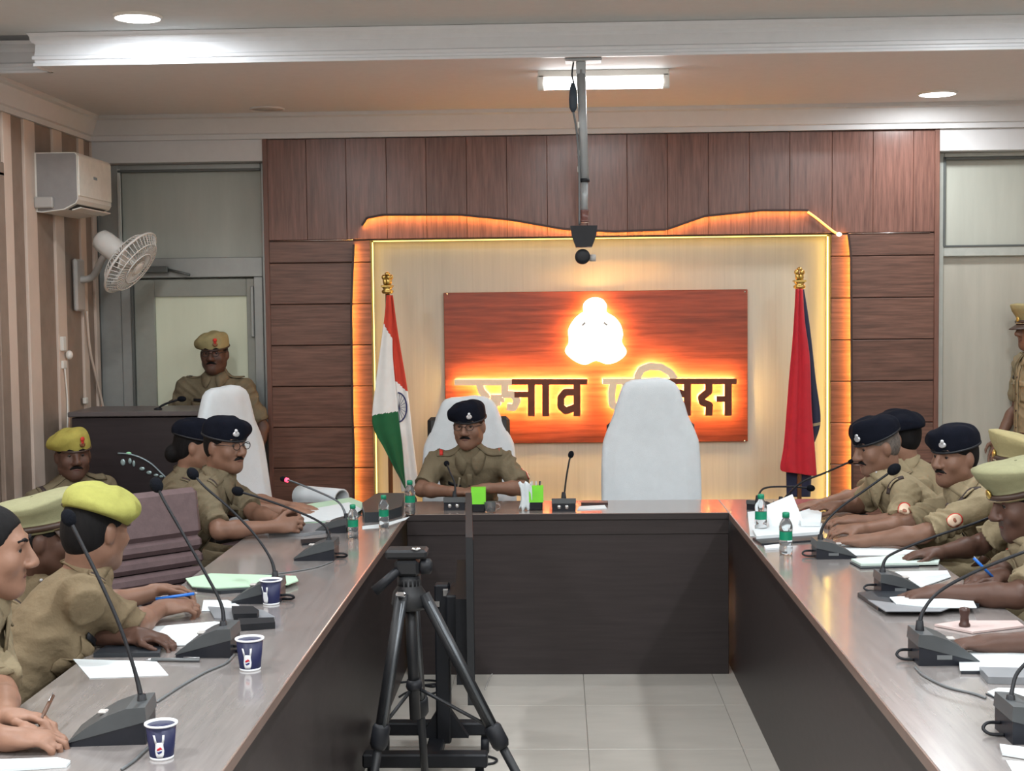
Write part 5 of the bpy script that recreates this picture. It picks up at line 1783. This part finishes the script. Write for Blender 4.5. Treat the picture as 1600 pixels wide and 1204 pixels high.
    # ---------------- headgear
    if cap:
        kind_, colr = cap
        ct, cp_ = cap_tilt, cap_pitch
        Rc = HR @ np.array(Matrix.Rotation(ct, 3, 'Y') @ Matrix.Rotation(cp_, 3, 'X'))
        cm = CAPM[colr]

        def cp3(x, y, z):
            return H + Rc @ (V3(x, y, z) * s)
        if kind_ == 'beret':
            Fc = Field(H - .10 * s, H + .24 * s, .006)
            Fc.ell(cp3(0, -.010, .052), Rc, (.0915 * s, .110 * s, .080 * s), 0)
            Ra = Rc @ np.array(Matrix.Rotation(.30 * cap_side, 3, 'Y') @ Matrix.Rotation(.10, 3, 'X'))
            Fc.ell(cp3(.030 * cap_side, -.012, .088), Ra, (.110 * s, .120 * s, .046 * s), .045)
            Fc.cut(cp3(0, 0, .040), -unit(Rc @ V3(0, .16, 1)))
            cP, cQ = Fc.mesh()
            cN = normals_of(cP, cQ)
            q_ = cP @ Rc
            cP = cP + cN * (.0035 * np.sin(q_[:, 0] * 75 + 2 * np.sin(q_[:, 1] * 40)) * np.clip((q_[:, 2] - (Rc.T @ cp3(0, 0, .06))[2]) * 14, 0, 1))[:, None]
            co, cPs = quad_mesh('beret', cP, cQ, cm, origin, body, 2)
            rim = [cp3(.093 * math.cos(a_), -.010 + .1115 * math.sin(a_), .047 - .16 * (.1115 * math.sin(a_) - .01)) for a_ in np.linspace(0, 2 * math.pi, 40, endpoint=False)]
            MB().tube(rim, .0055 * s, 6, closed=True).build('sweatband', [M_BLACK if colr == 'navy' else M_BANDBR], co)
            if badge:
                bv = BVHTree.FromPolygons([tuple(p) for p in cPs], [tuple(q) for q in cQ])
                o_ = cp3(-.030 * cap_side, .25, .068)
                bd_ = -unit(Rc @ V3(0, 1, 0))
                rows = conform(bv, o_, bd_, Rc @ V3(.014, 0, 0) * s, Rc @ V3(0, 0, .013) * s, 5, 5, .005, 'disc')
                bo = MB().sheet(rows, .004).build('badge', [M_STEEL if colr == 'navy' else mat('badge_brown', srgb(126, 84, 58), .4, metal=.3)], co)
                rows = conform(bv, o_ + Rc @ V3(0, 0, .014) * s, bd_, Rc @ V3(.007, 0, 0) * s, Rc @ V3(0, 0, .010) * s, 4, 4, .0055, 'disc')
                MB().sheet(rows, .004).build('badge_crest', [M_STEEL if colr == 'navy' else M_PRED], co)
                if colr != 'navy':
                    rows = conform(bv, o_ + Rc @ V3(0, 0, .028) * s, -unit(Rc @ V3(0, 1, 0)), Rc @ V3(.011, 0, 0) * s, Rc @ V3(0, 0, .012) * s, 4, 4, .006, 'disc')
                    MB().sheet(rows, .004).build('badge_plume', [M_PRED], co)
        else:
            band, crown = [], []
            mb_ = MB()
            K = 36
            an_ = np.linspace(0, 2 * math.pi, K, endpoint=False)
            prof = [(.091, .109, .030), (.093, .112, .034), (.094, .113, .062), (.094, .114, .070), (.118, .140, .088), (.128, .150, .102), (.126, .148, .110), (.10, .12, .120), (.05, .06, .127), (.005, .005, .129)]
            vs, fs = [], []
            for (rx_, ry_, z_) in prof:
                for a_ in an_:
                    lift = ((.030 if math.sin(a_) > 0 else .004) * math.sin(a_) * ry_ / .15 + .014) * min(1.0, (z_ - .07) / .03) if z_ > .07 else 0
                    vs.append(cp3(rx_ * math.cos(a_), -.012 + ry_ * math.sin(a_), z_ + lift))
            for i in range(len(prof) - 1):
                for k in range(K):
                    fs.append((i * K + k, i * K + (k + 1) % K, (i + 1) * K + (k + 1) % K, (i + 1) * K + k))
            fs.append(tuple(range(K))[::-1])
            mb_.add(vs, fs, 0, True)
            co = mb_.build('peaked_cap', [cm], body)
            MB().tube([cp3(.0955 * math.cos(a_), -.012 + .1135 * math.sin(a_), .048) for a_ in an_], .011 * s, 8, closed=True).build('cap_band', [M_BANDBR], co)
            rows = []
            for r_ in np.linspace(0, 1, 5):
                rows.append([cp3((.091 + .012 * r_) * math.sin(a_), -.012 + (.111 + .062 * r_ * math.cos(a_ * .9)) * math.cos(a_), .036 - .030 * r_) for a_ in np.linspace(-1.05, 1.05, 15)])
            if visor:
                MB().sheet(rows, .004).build('visor', [M_BANDBR], co)
            MB().tube([cp3(.094 * math.sin(a_), -.012 + .118 * math.cos(a_), .040) for a_ in np.linspace(-1.1, 1.1, 15)], .005 * s, 6).build('chin_strap', [mat('strap_tan', srgb(170, 150, 120), .5)], co)
            MB().ball(cp3(0, .108, .062), (.016 * s, .008 * s, .018 * s), 12, 8, rot=Matrix(Rc.tolist())).build('badge', [M_GOLD], co)
    # ---------------- clothes
    kh = KHAKI[shirt]
    G = .011
    slo = np.array([P0, Nk, Sh[1], Sh[-1], arm[1][0], arm[-1][0]]).min(0) - .22
    shi = np.array([P0, Nk, Sh[1], Sh[-1], arm[1][0], arm[-1][0]]).max(0) + .22
    Fs = Field(slo, shi, .0075)
    torso(Fs, G, .06)
    Fs.cap(Nk - u * .03, Nk + u * .022, .068 * s, .066 * s, .03)
    Fs.cut(C1(.06), -u)
    for q in (1, -1):
        e = arm[q][0]
        d_ = unit(e - Sh[q])
        la = np.linalg.norm(e - Sh[q])
        m_ = .10
        sl = Fs.region(np.minimum(Sh[q], e) - m_, np.maximum(Sh[q], e) + m_)
        X, Y, Z = Fs.grid(sl)
        ba = e - Sh[q]
        px_, py_, pz_ = X - Sh[q][0], Y - Sh[q][1], Z - Sh[q][2]
        t_ = np.clip((px_ * ba[0] + py_ * ba[1] + pz_ * ba[2]) / float(ba @ ba), 0, 1)
        dd = np.sqrt((px_ - t_ * ba[0]) ** 2 + (py_ - t_ * ba[1]) ** 2 + (pz_ - t_ * ba[2]) ** 2) - ((.057 + .009 * t_) * s)
        ax_ = px_ * d_[0] + py_ * d_[1] + pz_ * d_[2]
        dd = np.maximum(dd, ax_ - la * .86)
        Fs.put(sl, dd.astype(np.float32), .035)
    sP, sQ = Fs.mesh()
    sN = normals_of(sP, sQ)
    r3 = (sP - P0) @ TR
    rng = np.random.RandomState(int(abs(P0[0] * 997 + P0[1] * 131) * 10) % 9999)
    a1, a2, a3 = rng.rand(3) * 6
    def ridge(x):
        c_ = np.abs(np.sin(x))
        return 1.0 - 1.7 * c_ ** .75
    n1 = np.sin(r3[:, 0] * 19 + a1) * np.sin(r3[:, 2] * 15 + a2) + .6 * np.sin(r3[:, 1] * 23 + r3[:, 2] * 9 + a3)
    low_ = np.clip(1.05 - r3[:, 2] / (L * .62), .12, 1)
    wr = .011 * ridge(r3[:, 2] * 52 + 3.2 * np.sin(r3[:, 0] * 10 + a1) + 2.2 * np.sin(r3[:, 1] * 13 + a2)) * low_ * np.clip(.55 + .6 * n1, 0, 1)
    side_ = np.clip((np.abs(r3[:, 0]) - .06) * 10, 0, 1)
    wr += .010 * ridge((np.abs(r3[:, 0]) * .8 - r3[:, 2] * .75) * 58 + 2.4 * np.sin(r3[:, 2] * 14 + a3) + 1.5 * np.sin(r3[:, 1] * 20)) * side_ * np.clip(.5 - .7 * n1, 0, 1)
    for q in (1, -1):
        e = arm[q][0]
        d_ = unit(e - Sh[q])
        ax_ = (sP - Sh[q]) @ d_
        rad = np.linalg.norm(sP - Sh[q] - ax_[:, None] * d_, axis=1)
        on = (rad < .10) * np.clip((ax_ - .02) * 14, 0, 1)
        w1 = (sP - Sh[q]) @ tr
        w2 = (sP - Sh[q]) @ tf
        wr = wr * (1 - .8 * on) + on * .011 * ridge(ax_ * 44 + 2.3 * np.sin(w1 * 22 + a1) + 2.0 * np.sin(w2 * 26 + a2) + q) * np.clip(.65 + .5 * np.sin(w1 * 30 + w2 * 24 + a3), .1, 1)
    sP = sP + sN * wr[:, None]
    so, sPs = quad_mesh('shirt', sP, sQ, kh, origin, body, 1)
    bv = BVHTree.FromPolygons([tuple(p) for p in sPs], [tuple(q) for q in sQ])
    # collar
    for q in (1, -1):
        rows = []
        for t_ in np.linspace(0, 1, 12):
            a_ = math.pi * (1 - t_) + .16 * t_
            o2 = tr * math.sin(a_) * q + tf * math.cos(a_)
            tip = max(0, (t_ - .72) / .28)
            cN_ = Nk + u * .012 * s
            rows.append([cN_ + o2 * .063 * s + u * (.030 - .018 * tip) * s, cN_ + o2 * .070 * s + u * (.036 - .018 * tip) * s,
                         cN_ + o2 * (.088 + .012 * tip) * s + u * (.010 - .030 * tip) * s, cN_ + o2 * (.100 + .026 * tip) * s + tr * q * .018 * tip * s + u * (-.014 - .052 * tip) * s])
        MB().sheet(rows, .004).build('collar', [kh], so)
    # epaulettes, patch, pockets, buttons
    for q in (1, -1):
        mid = Nk * .42 + Sh[q] * .58
        o_ = mid + u * .25
        aa = (Sh[q] - Nk)
        aa = unit(aa - u * (aa @ u))
        rows = conform(bv, o_, -u, aa * .074 * s, tf * .028 * s, 8, 5, .007)
        eo = MB().sheet(rows, .006).build('epaulette', [kh], so)
        bt = bv.ray_cast(Vector(mid - aa * .05 + u * .25), Vector(-u), .6)[0]
        if bt is not None:
            MB().ball(bt + Vector(u) * .010, .006, 8, 6).build('epaulette_button', [M_STEEL], eo)
        bt = bv.ray_cast(Vector(mid + aa * .045 + u * .25), Vector(-u), .6)[0]
        if bt is not None:
            rows = conform(bv, mid + aa * .05 * s + u * .25, -u, aa * .010 * s, tf * .025 * s, 3, 5, .009)
            MB().sheet(rows, .003).build('epaulette_tape', [M_PRED if patch else M_STRAP], eo)
        fo = C1(.70) + tr * .085 * q * s + tf * .4
        rows = conform(bv, fo, -tf, tr * .052 * s, u * .018 * s, 7, 4, .005)
        po = MB().sheet(rows, .004).build('pocket_flap', [kh], so)
        rows = conform(bv, fo - u * .055 * s, -tf, tr * .050 * s, u * .055 * s, 7, 6, .0025)
        MB().sheet(rows, .003).build('pocket', [kh], so)
        bt = bv.ray_cast(Vector(fo - u * .008), Vector(-tf), .8)[0]
        if bt is not None:
            MB().ball(bt + Vector(tf) * .007, .0055, 8, 6).build('pocket_button', [M_STEEL], so)
    rows = conform(bv, C1(.5) + tf * .4, -tf, tr * .016 * s, u * L * .40, 4, 14, .003)
    MB().sheet(rows, .003).build('placket', [kh], so)
    for k in range(4):
        bt = bv.ray_cast(Vector(C1(.2 + .19 * k) + tf * .4), Vector(-tf), .8)[0]
        if bt is not None:
            MB().ball(bt + Vector(tf) * .006, .0052, 8, 6).build('button', [M_STRAP], so)
    rows = conform(bv, C1(.76) + tr * .085 * s + tf * .4, -tf, tr * .036 * s, u * .009 * s, 4, 3, .009)
    MB().sheet(rows, .003).build('name_plate', [M_BLACK], so)
    if patch:
        q = patch
        e = arm[q][0]
        mid = Sh[q] * .55 + e * .45
        out_ = unit(tr * q + f2 * .25)
        d_ = unit(e - Sh[q])
        b2 = -unit(d_ - out_ * (d_ @ out_))
        a2_ = np.cross(b2, out_)
        rows = conform(bv, mid + out_ * .3, -out_, a2_ * .029 * s, b2 * .033 * s, 7, 7, .003, 'disc')
        p1 = MB().sheet(rows, .003).build('shoulder_patch', [M_PRED], so)
        rows = conform(bv, mid + out_ * .3 + b2 * -.001, -out_, a2_ * .0255 * s, b2 * .0295 * s, 7, 7, .005, 'disc')
        MB().sheet(rows, .002).build('patch_disc', [M_PWHITE], p1)
        rows = conform(bv, mid + out_ * .3, -out_, a2_ * .010 * s, b2 * .006 * s, 5, 5, .007, 'disc')
        MB().sheet(rows, .002).build('patch_emblem', [mat('patch_mark', srgb(150, 96, 76), .7)], p1)
    if strap:
        q = strap
        lp = []
        for t_ in np.linspace(0, 1, 10):
            p = Sh[q] * (1 - .12) + Nk * .12 + tf * (.10 * math.cos(t_ * math.pi)) * s
            o_ = p + u * .25
            ht = bv.ray_cast(Vector(o_), Vector(-u), .6)[0]
            if ht is not None:
                lp.append(ht + Vector(u) * .006)
        if len(lp) > 3:
            MB().tube(smooth_path(lp, 3), .010, 6).build('shoulder_strap', [M_STRAP], so)
    if lanyard:
        lp = []
        for t_ in np.linspace(0, 1, 9):
            ht = bv.ray_cast(Vector(C1(.86 - .34 * t_) + tr * (.055 + .03 * t_) * s + tf * .4), Vector(-tf), .8)[0]
            if ht is not None:
                lp.append(ht + Vector(tf) * .010)
        if len(lp) > 3:
            MB().tube(smooth_path(lp, 3), .0055, 6).build('lanyard', [mat('lanyard_grey', srgb(150, 138, 116), .7)], so)
    # trousers, belt, boots
    Ft = Field(np.array([P0, kn[1], kn[-1], an[1], an[-1]]).min(0) - .2, np.array([P0, kn[1], kn[-1], an[1], an[-1]]).max(0) + .22, .014)
    Ft.ell(C1(.02), TR, (.158 * s + .014, .112 * s + .014, .13 * s + .012), .04)
    Ft.cut(C1(.12), u)
    for q in (1, -1):
        Ft.cap(hip[q], kn[q], .078 * s + .014, .058 * s + .016, .04)
        Ft.cap(kn[q], an[q] + up * .02, .056 * s + .016, .05 * s + .012, .03)
    tP, tQ = Ft.mesh()
    quad_mesh('trousers', tP, tQ, kh, origin, body, 2)
    belt = [C1(.115) + TR @ V3((.156 * s + .016) * math.cos(a_), (.114 * s + .016) * math.sin(a_), 0) for a_ in np.linspace(0, 2 * math.pi, 32, endpoint=False)]
    rows = [[p - u * .02 for p in belt + belt[:1]], [p + u * .02 for p in belt + belt[:1]]]
    MB().sheet(rows, .005).build('belt', [M_BELT], body)
    for q in (1, -1):
        b_ = MB()
        a0 = V3(an[q][0], an[q][1], 0)
        b_.lathe(a0, [(.052, .0), (.052, .10), (.046, .12)], 16)
        toe = a0 + f2 * .13 * s
        b_.ball(toe + up * .035, (.045, .045, .036), 14, 8)
        b_.ball(a0 + f2 * .07 * s + up * .04, (.047, .047, .042), 14, 8)
        b_.build('boot', [M_BOOT], body)
    return body


def on_table(px, py, dz=.035):
    p = at_z(px, py, TZ)
    return V3(p[0], p[1], TZ + dz)
# ------------------------------------------------------------------ who sits and stands where
PZ = .57
DN = V3(0, 0, -1)
person('person in a navy beret and spectacles seated behind the head table', (-.47, 7.46, PZ), (0.02, -1), at_y(733, 666, 7.16), (-.22, -1, -.06),
       [(on_table(724, 782, .045), V3(.85, -.35, .05), V3(.2, 0, -1), .8), (on_table(748, 781, .06), V3(-.85, -.3, .05), V3(-.2, 0, -1), .85)], s=.91,
       skin='brown', shirt='olive', cap=('beret', 'navy'), moustache=True, glasses=True, patch=-1, lanyard=True, elbows=(.35, .35), cap_side=1, h=.006)
person('person in a navy beret with clasped hands nearest the corner chair', (-1.82, 6.16, PZ), (1, .02), at_y(352, 697, 6.16), (.85, -.52, -.03),
       [(on_table(448, 838, .05), V3(1, .15, .1), V3(0, .9, -.5), .95), (on_table(454, 832, .06), V3(1, -.25, .15), V3(0, -.9, -.5), .95)], s=.93,
       skin='brown', shirt='olive', cap=('beret', 'navy'), moustache=True, glasses=True, badge=True, cap_side=-1, patch=0, elbows=(.5, .3), h=.0062)
person('person in a plain navy beret with a hair bun beside the one with clasped hands', (-2.00, 6.72, PZ), (1, .05), at_y(306, 697, 6.70), (.98, .12, -.08),
       [(on_table(470, 806, .02), V3(1, .1, 0), DN, .6), (on_table(478, 800, .02), V3(1, -.1, 0), DN, .6)], s=.93,
       skin='tan', shirt='olive', cap=('beret', 'navy'), female=True, cap_side=-1, badge=False)
person('person in a yellow khaki beret seated by the wall in front of the lectern', (-2.50, 7.00, PZ), (.65, -.70), at_y(114, 712, 6.85), (.50, -.88, -.02), [None, None], s=.95,
       skin='dark', shirt='olive', cap=('beret', 'yellowkhaki'), moustache=True, glasses=False, cap_side=1)
person('person in a lime beret seen from behind leaning over the table with a pen', (-1.66, 3.78, PZ), (.85, .45), at_y(150, 828, 4.02), (.56, .82, -.16),
       [(on_table(278, 968, .045), V3(.85, .45, .05), V3(-.2, .3, -1), .95), (on_table(270, 950, .06), V3(.9, .2, .05), V3(0, -.3, -1), 1.0)], s=.93,
       skin='brown', shirt='brownkhaki', cap=('beret', 'lime'), female=True, badge=False, cap_side=1, h=.006, cap_pitch=-.10, elbows=(.3, .0), bun=False)
person('person in a sage peaked cap half hidden behind the lime beret', (-2.02, 4.40, PZ), (1, .0), at_y(64, 842, 4.34), (.93, .36, -.06),
       [(on_table(205, 1012, .03), V3(.95, -.1, 0), V3(0, .1, -1), .9), (on_table(240, 1012, .03), V3(.95, -.25, 0), V3(0, -.1, -1), .9)], s=.96,
       skin='dark', shirt='brownkhaki', cap=('peaked', 'sage'), cap_pitch=.16)
person('bareheaded person with dark hair in profile at the near edge of the picture', (-1.80, 3.20, PZ), (1, .0), at_y(-16, 860, 3.42), (.98, .18, -.10),
       [(on_table(52, 1174, .03), V3(.95, .10, .0), V3(0, .1, -1), .9), (on_table(44, 1152, .045), V3(.95, -.05, .05), V3(0, -.3, -1), .85)], s=.93,
       skin='tan', shirt='khaki', female=True, h=.006)
person('person in a khaki beret and spectacles standing before the glass door', at_y(335, 700, 8.30) * V3(1, 1, 0) + V3(0, 0, .80), (.05, -1), at_y(335, 553, 8.28), (.0, -1, -.04), [None, None], s=.92,
       skin='dark', shirt='olive', cap=('beret', 'khaki'), glasses=True, moustache=True, standing=True, cap_side=1)
person('person in a peaked cap standing at the pale partition behind the seated row', at_y(1622, 700, 8.30) * V3(1, 1, 0) + V3(0, 0, .88), (-1, -.12), at_y(1616, 514, 8.28), (-.97, -.25, -.03), [None, None], s=.98,
       skin='brown', shirt='palekhaki', cap=('peaked', 'khaki'), standing=True)
person('person in a navy beret bowing toward a microphone beside the red flag', (1.84, 6.20, PZ), (-1, -.08), at_y(1370, 698, 6.16), (-.96, -.26, -.24),
       [(on_table(1290, 808, .05), V3(-.95, -.15, .05), V3(0, .2, -1), .8), (on_table(1316, 826, .035), V3(-.95, .15, 0), V3(0, 0, -1), .9)], s=.94,
       skin='brown', shirt='palekhaki', cap=('beret', 'navy'), hair='grey', moustache=True, patch=-1, cap_side=1, h=.006, strap=-1)
person('person whose navy beret shows above the bowing one', (2.02, 6.84, PZ), (-1, .1), at_y(1404, 684, 6.82), (-.92, .38, 0),
       [(on_table(1262, 800, .03), V3(-.9, -.3, 0), DN, .6), None], s=.94, skin='tan', shirt='palekhaki', cap=('beret', 'navy'), badge=False, cap_side=-1)
person('person in a navy beret with steel badge, arms stretched over the table', (2.02, 5.66, PZ), (-1, .05), at_y(1492, 714, 5.70), (-.86, -.5, -.06),
       [(on_table(1322, 840, .035), V3(-.95, -.1, .05), V3(0, .3, -1), .8), (on_table(1326, 856, .03), V3(-.95, .2, 0), V3(0, 0, -1), .8)], s=.92,
       skin='brown', shirt='palekhaki', cap=('beret', 'navy'), moustache=True, patch=-1, cap_side=1, h=.006, strap=-1)
person('person in a khaki peaked cap, farther of the two caps at the frame edge', (2.16, 5.14, PZ), (-1, .1), at_y(1596, 738, 5.18), (-.95, .15, .0),
       [(on_table(1440, 878, .03), V3(-.95, -.1, 0), DN, .7), None], s=.95, skin='dark', shirt='palekhaki', cap=('peaked', 'khaki'), cap_pitch=.10)
person('person in a sage peaked cap bent over papers with a blue pen', (2.04, 4.62, PZ), (-1, .05), at_y(1600, 784, 4.72), (-.9, -.1, -.22),
       [(on_table(1540, 925, .05), V3(-.9, -.2, 0), V3(0, .1, -1), .9), (on_table(1440, 942, .03), V3(-.97, .0, -.05), V3(0, 0, -1), .7)],
       skin='dark', shirt='khaki', cap=('peaked', 'sage'), patch=-1, cap_pitch=-.06, visor=False)
person('person outside the frame whose hand rests on white paper', (2.05, 3.98, PZ), (-1, .0), (1.80, 4.02, 1.14), (-.95, -.1, -.1),
       [None, (on_table(1520, 1022, .03), V3(-.97, .05, 0), V3(0, 0, -1), .7)], skin='dark', shirt='khaki', cap=('beret', 'navy'))
# chairs under those who sit at the side tables
pcl = padded_chair((-1.90, 6.16, 0), 1.57, 'maroon chair under the person with clasped hands', low=True)
for (x, y, rz, lab) in ((-2.14, 6.80, 1.5, 'maroon chair under the person with a hair bun'),
                        (-1.80, 3.75, 2.0, 'maroon chair under the person in the lime beret'), (-2.14, 4.38, 1.57, 'maroon chair under the person in the sage cap near the cups'),
                        (-1.88, 3.14, 1.57, 'maroon chair under the bareheaded person'), (-2.54, 7.05, .75, 'maroon chair under the person in the yellow khaki beret'),
                        (2.00, 6.22, -1.57, 'maroon chair under the bowing person'), (2.14, 6.86, -1.57, 'maroon chair under the person behind the bowing one'),
                        (2.16, 5.66, -1.57, 'maroon chair under the person with stretched arms'), (2.28, 5.12, -1.57, 'maroon chair under the farther peaked cap wearer'),
                        (2.16, 4.58, -1.57, 'maroon chair under the person with the blue pen'), (2.17, 3.95, -1.57, 'maroon chair under the person outside the frame')):
    copy_thing(pcl, (x, y, 0), rz, lab)
